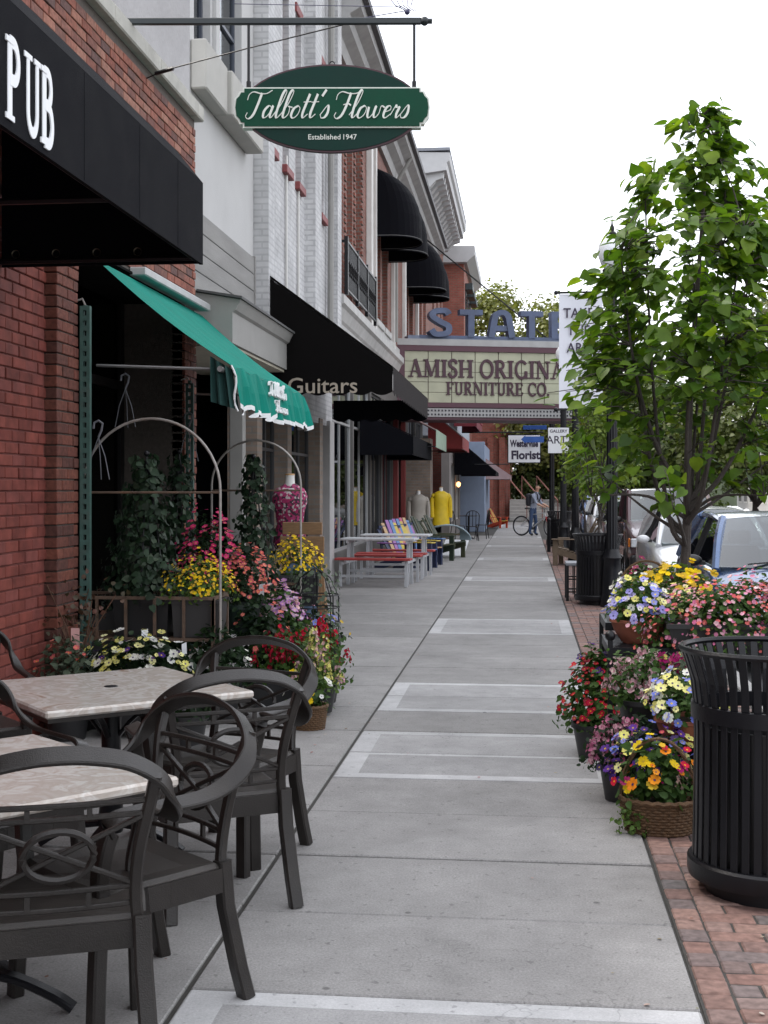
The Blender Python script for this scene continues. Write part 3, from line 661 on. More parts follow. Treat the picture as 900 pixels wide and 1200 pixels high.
T.add('wall_box', B().box(-3.88, -3.75, 12.7, 13.2, 1.35, 1.85, .02), black_iron, door)

# ================================================================ white painted brick building (guitar shop)
T = Thing('white_brick_building', 'white painted brick building with brick pilasters and narrow red silled windows', 'building', (-3.6, 18, 0), abs=True)
ops = [(15.5, 15.95, 5.85, 8.2), (16.55, 17.0, 5.85, 8.2), (17.5, 17.95, 5.85, 8.2), (19.5, 20.0, 5.85, 8.2)]
T.add('wall', wall_open(B(), -3.6, WX + .02, 14.84, 20.88, 2.6, 10.5, ops), whitebrick)
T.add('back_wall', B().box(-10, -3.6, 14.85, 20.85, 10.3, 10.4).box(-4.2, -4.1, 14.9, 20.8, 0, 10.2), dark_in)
for y0, y1 in ((14.84, 15.2), (18.25, 18.8), (20.45, 20.88)): T.add('pilaster', B().box(WX + .02, -3.0, y0, y1, 3.6, 10.5), whitebrick)
for o in ops:
    f = window(T, WX + .02, *o, redtrim, fw=.06, cross=[7.1], back=.1)
    T.add('sill', B().box(WX - .02, WX + .09, o[0] - .03, o[1] + .03, 5.74, 5.848, .008), redtrim, f)
    T.add('head', B().box(WX - .02, WX + .05, o[0] - .04, o[1] + .04, 8.202, 8.33, .008), redtrim, f)
for y, z0, z1 in ((16.7, 4.1, 6.0), (17.6, 4.0, 5.8), (15.5, 4.3, 5.6)): T.add('conduit', B().tube([(-3.135, y, z0), (-3.135, y, z1)], .018, 6), trim_white)
T.add('downpipe', B().tube([(-3.06, 20.2, 9.9), (-3.08, 20.2, 4.2)], .05, 8), trim_grey)
# shop front below
lg = mat('light grey column paint', (.40, .39, .385), .6, .08, 5, dirt=.2, dirtcol=(.2, .2, .2))
T.add('column', B().box(-3.45, -3.10, 20.3, 20.75, 0, 2.68, .01), lg)
T.add('pilaster', B().box(-3.5, -3.14, 19.5, 19.8, 0, 2.68), tanbrick); T.add('pilaster', B().box(-3.5, -3.14, 16.8, 17.1, 0, 2.68), tanbrick); T.add('pilaster', B().box(-3.5, -3.14, 14.86, 15.15, 0, 2.68), tanbrick)
for o in ((15.15, 16.8, .55, 2.6), (17.1, 19.5, .55, 2.6)):
    window(T, -3.2, *o, mat('dark window frame', (.04, .04, .042), .5), shopglass, .05, 2, [2.1])
T.add('stall_riser', B().box(-3.4, -3.2, 15.15, 20.3, 0, .55), tanbrick)
# guitar awning
T = Thing('guitar_shop_awning', 'large dark sloping awning lettered Guitars with scalloped valance', 'awning', (-2.4, 17.5, 2.7), abs=True)
g0, g1, gx = 14.92, 20.3, -1.54
T.add('canopy', B().slab((gx, g0, 3.03), (gx, g1, 3.03), (-3.04, g1, 4.15), (-3.04, g0, 4.15), .02), shade_can)
T.add('end_panel', B().prism([(gx - .01, g0 + .001, 3.0), (-3.05, g0 + .001, 4.12), (-3.05, g0 + .001, 3.0)], (0, .012, 0)), shade_can)
def scallop(p0, p1, z0, drop, n, bump_, m=8):
    """edge-scalloped hanging cloth between two points"""
    p0, p1 = Vector(p0), Vector(p1); b = B(); pv = None
    for i in range(n * m + 1):
        t = i / (n * m); p = p0.lerp(p1, t); z = z0 - drop - bump_ * abs(math.sin(math.pi * n * t))
        a = (p.x, p.y, z0); c = (p.x, p.y, z)
        if pv: b._add([pv[0], a, c, pv[1]], [(0, 1, 2, 3)])
        pv = (a, c)
    return b
v = T.add('valance', scallop((-3.05, g0 - .006, 0), (gx, g0 - .006, 0), 3.0, .27, 6, .04), shade_can)
T.add('valance', scallop((gx + .006, g0, 0), (gx + .006, g1, 0), 3.02, .29, 18, .04), mat('faded brown canvas', (.03, .026, .026), .9, .25, 8, .3, 500, spec=.1))
T.add('far_panel', scallop((-3.05, g1, 0), (gx, g1, 0), 3.0, .30, 6, .04), black_can)
sans('Guitars', .19, (-2.37, g0 - .012, 2.72), FACE_CAM, mat('tan awning lettering', (.36, .31, .25), .7), 'lettering', v, .002, .0015, 1.08)
T.add('frame', B().tube([(-3.05, g0 + .03, 2.98), (gx - .03, g0 + .03, 2.98), (gx - .03, g1, 2.98)], .015, 6), black_iron)

# ================================================================ brick building with iron balcony
T = Thing('balcony_building', 'long two storey dark brick building with iron balcony and black dome awnings', 'building', (-3.6, 32, 0), abs=True)
bays = [21.5, 22.75, 24.0]
ops = [(y, y + .75, 4.95, 8.4) for y in bays] + [(27.0, 28.15, 5.2, 8.2), (28.5, 29.65, 5.2, 8.2), (33.8, 34.95, 5.2, 8.2), (35.3, 36.45, 5.2, 8.2), (38.5, 39.6, 5.2, 8.2), (40.2, 41.3, 5.2, 8.2)]
T.add('wall', wall_open(B(), -3.6, WX, 20.9, 43, 4.0, 9.0, ops), redbrick_far)
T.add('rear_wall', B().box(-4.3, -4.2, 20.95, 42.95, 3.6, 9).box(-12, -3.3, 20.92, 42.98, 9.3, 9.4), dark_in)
T.add('side_wall', B().box(-12, -3.6, 20.9, 20.94, 4, 9.3), whitebrick)
stonec = mat('pale stone trim', (.46, .455, .44), .8, .12, 4, .2, 70, dirt=.35, dirtcol=(.25, .24, .22))
for o in ops:
    f = window(T, WX, *o, trim_white, fw=.07, cross=[o[2] + (o[3] - o[2]) * .55], back=.15)
    if o[0] > 25: T.add('sill', B().box(WX - .02, WX + .1, o[0] - .08, o[1] + .08, o[2] - .14, o[2] - .002, .008), stonec, f)
# projecting brick quoins beside the bays
q = B()
for y in (21.4, 22.5, 23.75, 24.85):
    for k in range(46):
        if k % 2 == 0: q.box(WX, WX + .03, y - .09, y + .09, 4.95 + k * .075, 5.02 + k * .075)
T.add('raised_brick', q, redbrick_far, kind='stuff')
for y0, y1, x in ((20.93, 21.22, .10), (25.6, 25.86, .12), (26.55, 26.72, .10), (30.4, 30.6, .10), (33.2, 33.4, .10), (37.2, 37.4, .1)):
    T.add('pilaster', B().box(WX, WX + x, y0, y1, 4.87, 9.0, .01), trim_white)
T.add('belt_course', B().box(WX, WX + .06, 26.75, 43, 4.9, 5.08, .008), stonec)
lc = B().prism([(WX - .1, 20.9, 3.95), (-3.14, 20.9, 3.95), (-3.13, 20.9, 4.42), (-3.09, 20.9, 4.46), (-3.02, 20.9, 4.62), (-2.96, 20.9, 4.66), (-2.96, 20.9, 4.80), (WX - .1, 20.9, 4.86)], (0, 10.5, 0))
T.add('ledge', lc, stonec)
cr = B().prism([(WX - .05, 20.88, 9.0), (-3.1, 20.88, 9.0), (-3.06, 20.88, 9.2), (-2.9, 20.88, 9.3), (-2.86, 20.88, 9.42), (-2.68, 20.88, 9.52), (-2.66, 20.88, 9.68), (WX - .05, 20.88, 9.74)], (0, 22.1, 0))
cn = T.add('cornice', cr, mat('weathered grey cornice', (.33, .325, .32), .75, .15, 4, .2, 60, dirt=.4, dirtcol=(.16, .16, .16)))
T.add('gutter', B().sweep([(-2.62, 20.85, 9.70), (-2.62, 43.0, 9.70)], [(-.05, -.05), (.05, -.05), (.06, .04), (-.05, .05)], smooth=False), mat('dark gutter', (.08, .08, .085), .6), cn)
T.add('downpipe', B().tube([(-2.7, 30.5, 9.5), (-3.0, 30.5, 9.0), (-3.06, 30.5, 8.6), (-3.06, 30.5, 5.1)], .045, 7), trim_grey)
# ground floor shop fronts
gf = mat('dark grey shop frame', (.06, .06, .065), .5, .1, 6)
shops = [(21.0, 23.6, shopglass), (23.75, 26.3, shopglass), (26.5, 28.4, shopglass), (28.6, 30.8, shopglass), (31.0, 33.0, shopglass), (35.0, 37.4, shopglass), (37.6, 39.8, shopglass)]
T.add('shop_piers', wall_open(B(), -3.5, WX, 20.9, 40, 0, 3.95, [(a, c, .5, 3.6) for a, c, _ in shops]), mat('shop pier paint', (.10, .095, .09), .7, .15, 5))
for i, (a, c, g) in enumerate(shops):
    window(T, WX, a, c, .5, 3.6, alu if i < 2 else gf, g, .05, 1, [2.75] if i < 2 else [2.6], back=.05)
for y in (31.0, 32.9): T.add('column', B().box(WX, WX + .12, y - .1, y + .1, 0, 3.3, .01), mat('dark red column paint', (.2, .03, .028), .55, .1, 6))
T.add('pilaster', B().box(WX, -2.45, 33.3, 34.2, 0, 2.9), tanbrick)
T.add('shop_rooms', B().box(-5.6, -5.5, 21, 40, 0, 3.9).box(-5.5, -3.5, 21, 40, 0, .02).box(-5.5, -3.5, 21, 40, 3.7, 3.75), mat('dim shop interior', (.05, .047, .045), .9, .4, 1.5))

T = Thing('iron_balcony', 'black wrought iron balcony railing on the stone ledge before the brick bay', 'balcony', (-3.0, 23.2, 4.85), abs=True)
y0, y1, xr = 21.25, 25.4, -2.97
T.add('top_rail', B().box(xr - .025, xr + .025, y0, y1, 5.72, 5.76).box(xr - .02, xr + .02, y0, y1, 4.92, 4.95).box(xr - .22, xr, y0 - .02, y0 + .02, 5.72, 5.76), black_iron)
for k in range(4): T.add('post', B().box(xr - .03, xr + .03, y0 + (y1 - y0) * k / 3 - .03, y0 + (y1 - y0) * k / 3 + .03, 4.84, 5.82), black_iron)
for k in range(54):
    y = y0 + .06 + (y1 - y0 - .12) * k / 53
    T.add('baluster', B().bar((xr, y, 4.95), (xr, y, 5.72), .022, .022), black_iron)
sc = B()
for k in range(20):
    y = y0 + .15 + k * .2; sc.tube([(xr + .02, y + .07 * math.cos(a), 5.32 + .12 * math.sin(a)) for a in np.linspace(0, 6.28, 11)], .012, 4)
T.add('scrollwork', sc, black_iron)

def dome(y0, y1, zt, zb, xf, label):
    T = Thing('dome_awning', label, 'awning', (-2.7, (y0 + y1) / 2, zb), group='black dome awnings over the upper windows', abs=True)
    yc, hy = (y0 + y1) / 2, (y1 - y0) / 2; n, m = 18, 8; b = B(); pr = []
    P = lambda i, j: (WX + (xf - WX) * math.sin(math.pi * i / n) ** .55 * math.sin(math.pi / 2 * j / m), yc - hy * math.cos(math.pi * i / n), zb + (zt - zb) * math.cos(math.pi / 2 * j / m) ** .8)
    for i in range(n):
        for j in range(m): b._add([P(i, j), P(i + 1, j), P(i + 1, j + 1), P(i, j + 1)], [(3, 2, 1, 0)], True)
    T.add('canopy', b, black_can)
    va = B()
    for i in range(n):
        a, c = P(i, m), P(i + 1, m); va._add([a, c, (c[0], c[1], c[2] - .16), (a[0], a[1], a[2] - .16)], [(0, 1, 2, 3)], True)
    T.add('valance', va, black_can)
    T.add('piping', B().tube([(p[0] + .006, p[1], p[2] - .13) for p in [P(i, m) for i in range(n + 1)]], .008, 4), mat('grey piping', (.12, .12, .12), .7))
dome(26.75, 28.3, 8.35, 7.05, -2.2, 'first black dome awning over an upper window, nearest the balcony')
dome(28.4, 29.9, 8.35, 7.05, -2.2, 'second black dome awning, half hidden behind the nearest dome awning')
dome(33.7, 35.1, 8.35, 7.05, -2.1, 'third black dome awning along the upper windows, over the theatre marquee')
dome(35.2, 36.6, 8.35, 7.05, -2.1, 'last black dome awning along the upper windows, farthest off')

# ================================================================ tall building with bracketed white cornice
T = Thing('cornice_building', 'tall brick building with deep white bracketed cornice behind the dome awnings', 'building', (-3.8, 49, 0), abs=True)
ops = [(y, y + 1.0, z, z + 2.0) for z in (5, 8.4) for y in (44.2, 46.4, 48.6, 50.8, 53)]
T.add('wall', wall_open(B(), -4.2, -3.5, 43.02, 55, 3.3, 11.6, ops), redbrick_far)
T.add('rear_wall', B().box(-12, -4.8, 43.05, 54.9, 0, 11.5), redbrick_far)
for o in ops: window(T, -3.5, *o, trim_white, fw=.08, cross=[o[2] + 1], back=.2)
cw = mat('white cornice paint', (.44, .44, .445), .6, .06, 4, dirt=.15, dirtcol=(.35, .35, .35))
c = T.add('cornice', B().prism([(-4.2, 43.0, 11.6), (-3.45, 43.0, 11.6), (-3.42, 43.0, 12.2), (-2.62, 43.0, 12.3), (-2.60, 43.0, 12.55), (-2.52, 43.0, 12.62), (-2.50, 43.0, 12.88), (-4.2, 43.0, 12.95)], (0, 12, 0)), cw)
for k in range(15):
    y = 43.2 + k * .8
    T.add('bracket', B().prism([(-3.43, y, 11.68), (-3.25, y, 11.72), (-3.0, y, 12.0), (-2.75, y, 12.08), (-2.72, y, 12.285), (-3.43, y, 12.195)], (0, .34, 0)), cw, c)
T.add('roof', B().box(-12, -2.5, 42.95, 55.05, 12.95, 13.05), mat('slate grey roof edge', (.2, .21, .24), .6))
T = Thing('red_corner_building', 'bright red brick building with flat white eaves, beyond the bracketed cornice', 'building', (-4, 60, 0), abs=True)
T.add('wall', B().box(-12, -2.64, 56, 64, 0, 11.4), redbrick_far2)
T.add('eaves', B().prism([(-12, 55.5, 11.4), (-2.5, 55.5, 11.4), (-2.16, 55.5, 11.7), (-2.16, 55.5, 12.1), (-12, 55.5, 12.2)], (0, 8.9, 0)), cw)
for y in (57.0, 59.2, 61.4):
    f = T.add('window', B().box(-2.64, -2.60, y, y + 1.1, 8.0, 10.4), mat('dark green window paint', (.02, .035, .04), .5)); T.add('pane', B().box(-2.6, -2.595, y + .12, y + .98, 8.15, 10.25), winglass, f)
    T.add('hood', B().box(-2.64, -2.3, y - .1, y + 1.2, 10.4, 10.7, .02), MC['dark green window paint'], f)

# ================================================================ theatre marquee
T = Thing('theatre_marquee', 'State theatre marquee spanning the sidewalk, reading AMISH ORIGINALS FURNITURE CO.', 'marquee', (-.7, 33, 3.4), abs=True)
mP = lambda t, z, d=0: Vector((-3.2 + 5.06 * t, 32 + 1.5 * t - d, z)) + Vector((.28, -.96, 0)) * 0
nn = Vector((1.5, -5.06, 0)).normalized(); ux = Vector((5.06, 1.5, 0)).normalized(); LN = math.hypot(5.06, 1.5)
mp = lambda s, z, out=0: Vector((-3.2, 32, z)) + ux * s + nn * out
maroon = mat('maroon marquee frame', (.085, .03, .045), .55, .12, 5); cream = mat('cream backlit panel', (.40, .405, .29), .5, .12, 3, dirt=.35, dirtcol=(.27, .27, .19)); grey_m = mat('marquee grey paint', (.36, .36, .36), .6, .1, 4, dirt=.5, dirtcol=(.28, .26, .24))
def mbox(s0, s1, z0, z1, o0, o1):
    return B().prism([mp(s0, z0, o0), mp(s1, z0, o0), mp(s1, z1, o0), mp(s0, z1, o0)], nn * (o1 - o0))
T.add('body', mbox(.02, LN - .02, 3.62, 5.2, -1.6, -.04), maroon)
T.add('top_rim', mbox(0, LN, 5.2, 5.36, -1.6, .06), grey_m)
T.add('roof_deck', mbox(.3, LN - .3, 5.365, 5.46, -.5, -.05), mat('blue grey deck', (.16, .19, .26), .6))
T.add('frame', mbox(0, .2, 3.68, 5.2, -.03, .05), maroon); T.add('frame', mbox(LN - .2, LN, 3.68, 5.2, -.03, .05), maroon)
T.add('frame', mbox(.2, LN - .2, 5.06, 5.2, -.03, .05), maroon); T.add('frame', mbox(.2, LN - .2, 3.64, 3.76, -.03, .05), maroon)
nc = 8; cw_ = (LN - .4) / nc
for k in range(nc):
    for r in range(5): T.add('panel', mbox(.2 + k * cw_ + .01, .2 + (k + 1) * cw_ - .01, 3.76 + r * .26 + .006, 3.76 + (r + 1) * .26 - .006, -.03, .0), cream)
def mtext(text, h, z, ws, dep=.03):
    Wd = serif_width(text) * h * ws; s = LN / 2 - .0 - Wd / 2
    for c_ in text:
        if c_ != ' ':
            bb = B(); serif_letter(bb, c_, mp(s, z, .004), ux, Vector((0, 0, 1)), nn, h, ws, dep); T.add('letter', bb, mat('dark maroon letter', (.05, .012, .025), .5))
        s += SERIF[c_][0] * h * ws
mtext('AMISH ORIGINALS', .45, 4.40, .92); mtext('FURNITURE CO.', .33, 3.96, .86)
T.add('bulb_strip', mbox(.0, LN, 3.40, 3.62, -1.6, .02), grey_m)
bh = B()
for k in range(58):
    for r in (0, 1):
        c_ = mp(.1 + k * (LN - .2) / 57, 3.46 + r * .1, .022); bh.box(c_.x - .02, c_.x + .02, c_.y - .012, c_.y + .012, c_.z - .022, c_.z + .022)
T.add('bulb_sockets', bh, mat('dark socket', (.03, .03, .04), .5), kind='stuff')
T.add('soffit', mbox(.05, LN - .05, 3.33, 3.398, -1.55, -.02), maroon)
blue_l = mat('blue grey painted letter', (.075, .10, .175), .55, .2, 5, dirt=.35, dirtcol=(.05, .055, .075))
BL = {'S': [catmull([(.62, .80), (.52, .93), (.2, .9), (.12, .72), (.35, .52), (.58, .36), (.55, .12), (.2, .06), (.06, .22)])], 'T': [[(.02, .90), (.72, .90)], [(.37, .82), (.37, 0)]],
      'A': [[(.06, 0), (.16, .7)] + arc(.37, .7, .2, .22, 160, 20, 8) + [(.58, .7), (.68, 0)], [(.16, .34), (.58, .34)]], 'E': [[(.14, 0), (.14, 1)], [(.22, .91), (.64, .91)], [(.22, .5), (.56, .5)], [(.22, .09), (.66, .09)]]}
for k, c_ in enumerate('STATE'):
    bb = B()
    for i, stx in enumerate(BL[c_]): ribbon(bb, stx, .19, mp(.82 + k * .80, 5.44, -.28 + .002 * i), ux * .86, Vector((0, 0, .70)), nn, .26)
    T.add('letter', bb, blue_l)
T.add('letter_base', mbox(.6, LN - .5, 5.40, 5.47, -.3, -.04), blue_l)
T.add('stay_cable', B().tube([(-3.1, 36, 8.9), (.6, 33.4, 5.45)], .02, 5), black_iron)

# ================================================================ farther awnings and shop fronts under the marquee
def awning(name, label, y0, y1, xw, xf, zw, zf, drop, m, mv=None, sc_=None, ends=True):
    T = Thing(name, label, 'awning', ((xw + xf) / 2, (y0 + y1) / 2, zf - drop), abs=True)
    T.add('canopy', B().slab((xf, y0, zf), (xf, y1, zf), (xw, y1, zw), (xw, y0, zw), .02), m)
    if sc_: T.add('valance', scallop((xf + .005, y0, 0), (xf + .005, y1, 0), zf, drop, sc_, .05), mv or m)
    else: T.add('valance', B().box(xf, xf + .012, y0, y1, zf - drop, zf - .004), mv or m)
    if ends:
        for y in (y0 + .001, y1 - .013): T.add('end_panel', B().prism([(xf - .005, y, zf - drop), (xf - .005, y, zf - .025), (xw, y, zw - .025), (xw, y, zf - drop)], (0, .012, 0)), mv or m)
    T.add('frame', B().tube([(xw, y0 + .04, zf - drop + .02), (xf - .03, y0 + .04, zf - drop + .02), (xf - .03, y1 - .04, zf - drop + .02), (xw, y1 - .04, zf - drop + .02)], .014, 5), black_iron)
    return T
A = awning('shop_awning', 'black shop awning with boxed valance above the picnic tables', 24.6, 29.5, WX, -2.15, 3.1, 2.62, .38, black_can)
A = awning('shop_awning', 'faded pink and green edged awning beyond the black shop awning', 28.2, 31.8, WX, -1.95, 3.55, 2.9, .40, mat('faded rose canvas', (.36, .24, .23), .85, .1, 5), mat('faded green canvas', (.28, .36, .28), .85, .15, 5), ends=False)
A = awning('shop_awning', 'grey, white and red panelled awning beneath the marquee', 34.5, 38.5, -2.6, -1.68, 3.75, 3.0, .34, mat('grey brown canvas', (.16, .15, .145), .85), mat('red valance canvas', (.25, .035, .035), .8))
for k in range(3): A.add('stripe', B().slab((-1.66, 34.52 + k * 1.4, 3.01), (-1.66, 35.2 + k * 1.4, 3.01), (-2.58, 35.2 + k * 1.4, 3.765), (-2.58, 34.52 + k * 1.4, 3.765), .01), mat('white canvas', (.75, .75, .76), .8))
A = awning('shop_awning', 'maroon scalloped awning high behind the striped awning', 40, 45, -2.2, -1.5, 4.4, 3.75, .22, mat('maroon canvas', (.16, .02, .03), .8, .1, 5), MC['maroon canvas'], 8)
for k in range(9): A.add('rib', B().tube([(-1.5, 40 + k * .62, 3.76), (-1.62, 40 + k * .62, 4.1), (-2.15, 40 + k * .62, 4.42)], .05, 5), MC['maroon canvas'])
A = awning('shop_awning', 'black sloped awning over the bistro table, left of the blue shop front', 42, 46.5, -2.3, -.95, 3.3, 2.15, .12, black_can)
A = awning('shop_awning', 'small pink grey awning past the blue shop front', 49.5, 53, -1.5, -.55, 2.75, 2.1, .16, mat('pink grey canvas', (.34, .24, .24), .85), MC['pink grey canvas'], 6)

T = Thing('blue_shop_front', 'pale blue and grey one storey shop front farther up the street', 'shop front', (-2, 47, 0), abs=True)
T.add('wall', wall_open(B(), -2.6, -2.35, 40.05, 46.9, 0, 3.25, [(41, 43.4, .5, 2.4), (44, 46, .5, 2.4)]), mat('warm grey shop wall', (.22, .2, .19), .7, .1, 4))
T.add('upper_wall', B().box(-4.5, -2.36, 40.06, 55, 3.255, 4.6), mat('pale upper shop wall', (.36, .38, .42), .7))
T.add('pillar', B().box(-2.6, -1.46, 47, 47.35, 0, 3.3, .01), mat('pale blue paint', (.25, .31, .42), .6, .06, 5)); T.add('wall', B().box(-2.6, -1.5, 47.36, 55, 0, 3.24), MC['pale blue paint'])
for o in ((41, 43.4, .5, 2.4), (44, 46, .5, 2.4)): window(T, -2.35, *o, trim_white, shopglass, .06, 5, back=.05)
warm = bpy.data.materials.new('wall lamp glow'); warm.use_nodes = True; MC['wall lamp glow'] = warm
pb = warm.node_tree.nodes['Principled BSDF']; pb.inputs['Emission Color'].default_value = (1, .45, .15, 1); pb.inputs['Emission Strength'].default_value = 3
for k, y in enumerate((43.55, 43.85)): solo('wall_lamp', ['small glowing wall lamp beside the far shop window, nearer of the pair', 'small glowing wall lamp beside the far shop window, farther of the pair'][k], 'lamp', B().lathe([(.001, -.09), (.05, -.05), (.07, .03), (.04, .08), (.001, .1)], 8), warm, (-2.25, y, 1.72), group='wall lamps at the far shop')
# far brick building and steps closing the view
T = Thing('far_brick_building', 'red brick building with entrance steps at the far end of the sidewalk', 'building', (-1.5, 70, 0), abs=True)
T.add('wall', B().box(-12, -.75, 66, 80, 0, 5.5), redbrick_far2)
for x in (-1.9, -1.3): T.add('pillar', B().box(x, x + .3, 65.6, 65.95, 0, 4.2), redbrick_far2)
for k in range(6): T.add('step', B().box(-.75 + .0 * k, 1.9, 63 + k * .34, 66, .0 + k * .17, .17 + k * .17 - .002, .01), concrete)
rl = B()
for s_ in (0, 1, 2): rl.bar((.1 + .75 * s_, 62.9, 1.0), (-.9 + .75 * s_, 65.4, 2.2), .05, .05); rl.bar((.1 + .75 * s_, 62.9, 0), (.1 + .75 * s_, 62.9, 1.0), .05, .05); rl.bar((-.9 + .75 * s_, 65.4, 0.8), (-.9 + .75 * s_, 65.4, 2.2), .05, .05)
T.add('railing', rl, mat('rust red railing', (.2, .09, .075), .6))

# ================================================================ hanging signs up the street
def plate(name, label, cat, x0, x1, z0, z1, y, m, edge=None, d=.03):
    T = Thing(name, label, cat, ((x0 + x1) / 2, y, z0), abs=True)
    if edge: T.add('rim', B().box(x0 - .03, x1 + .03, y + .002, y + d - .002, z0 - .03, z1 + .03), edge)
    p = T.add('panel', B().box(x0, x1, y - .004, y + d + .004, z0, z1), m); return T, p
signw = mat('white sign paint', (.72, .73, .75), .5, .05, 4); ink = mat('dark violet sign ink', (.03, .02, .045), .5); blue_s = mat('blue arrow sign paint', (.03, .10, .36), .5)
# florist sign, roughly 35 m up the street
T, p = plate('florist_sign', 'white hanging sign lettered Florist in black letter, above the cyclist', 'sign', -.52, .48, 2.42, 3.28, 41, signw, black_iron)
sans('Westerville', .22, (-.02, 40.992, 2.92), FACE_CAM, ink, 'lettering', p, .002, .012, .62); sans('Florist', .27, (.02, 40.992, 2.53), FACE_CAM, ink, 'lettering', p, .002, .014, .95)
T.add('arm', B().tube([(-1.6, 41.02, 3.38), (.6, 41.02, 3.38)], .025, 6).tube([(-1.6, 41.02, 2.36), (-.5, 41.02, 2.36)], .015, 5).tube([(-.4, 41.02, 3.38), (-.4, 41.02, 3.3)], .012, 5).tube([(.36, 41.02, 3.38), (.36, 41.02, 3.3)], .012, 5), black_iron)
solo('arrow_sign', 'small blue arrow shaped sign overlapping the florist sign', 'sign', B().prism([(-.12, 40.6, 3.14), (.02, 40.6, 3.27), (.02, 40.6, 3.23), (.6, 40.6, 3.23), (.6, 40.6, 3.04), (.02, 40.6, 3.04), (.02, 40.6, 3.0)], (0, .03, 0)), blue_s)
solo('blue_sign', 'thin blue sign plate just below the marquee soffit', 'sign', B().box(-.05, .62, 37, 37.03, 3.28, 3.40, .005), blue_s)
T, p = plate('art_sign', 'small white banner reading ART hung from a lamp post under the marquee', 'sign', .53, 1.0, 2.4, 2.98, 29.5, signw, None, .01)
sans('GALLERY', .07, (.765, 29.494, 2.87), FACE_CAM, ink, 'lettering', p, .001, .002); sans('ART', .18, (.72, 29.494, 2.62), FACE_CAM, ink, 'lettering', p, .001, .002)
bb = B(); ribbon(bb, catmull([(.85, 2.78), (.82, 2.6), (.9, 2.62), (.84, 2.5), (.93, 2.56)]), .035, (0, 29.495, 0), (1, 0, 0), (0, 0, 1), (0, -1, 0), .002); T.add('swash', bb, mat('lime sign paint', (.42, .5, .08), .6), p)

# ================================================================ cafe chairs and tables
resin = mat('dark brown resin', (.0155, .0128, .0113), .34, .2, 10, .2, 240, world=False, spec=.42, dirt=.25, dirtcol=(.05, .043, .036))
resin_s = mat('lit resin seat', (.04, .035, .031), .45, .25, 6, .2, 300, world=False, dirt=.4, dirtcol=(.10, .09, .08))  # seat paler than the frame: light on its top put into the colour
def rect(w_, h, c=.006):
    a, d = w_ / 2, h / 2
    return [(-a + c, -d), (a - c, -d), (a, -d + c), (a, d - c), (a - c, d), (-a + c, d), (-a, d - c), (-a, -d + c)]
def smooth3(pts, k=5):
    P = [Vector(p) for p in pts]; P = [P[0] * 2 - P[1]] + P + [P[-1] * 2 - P[-2]]; out = []
    for i in range(1, len(P) - 2):
        for j in range(k):
            t = j / k; a, b, c, d = P[i - 1:i + 3]
            out.append(.5 * ((2 * b) + (c - a) * t + (2 * a - 5 * b + 4 * c - d) * t * t + (3 * b - a - 3 * c + d) * t ** 3))
    return out + [P[-2]]
def back_y(z): return -.205 - .20 * (z - .43)          # lean of the back
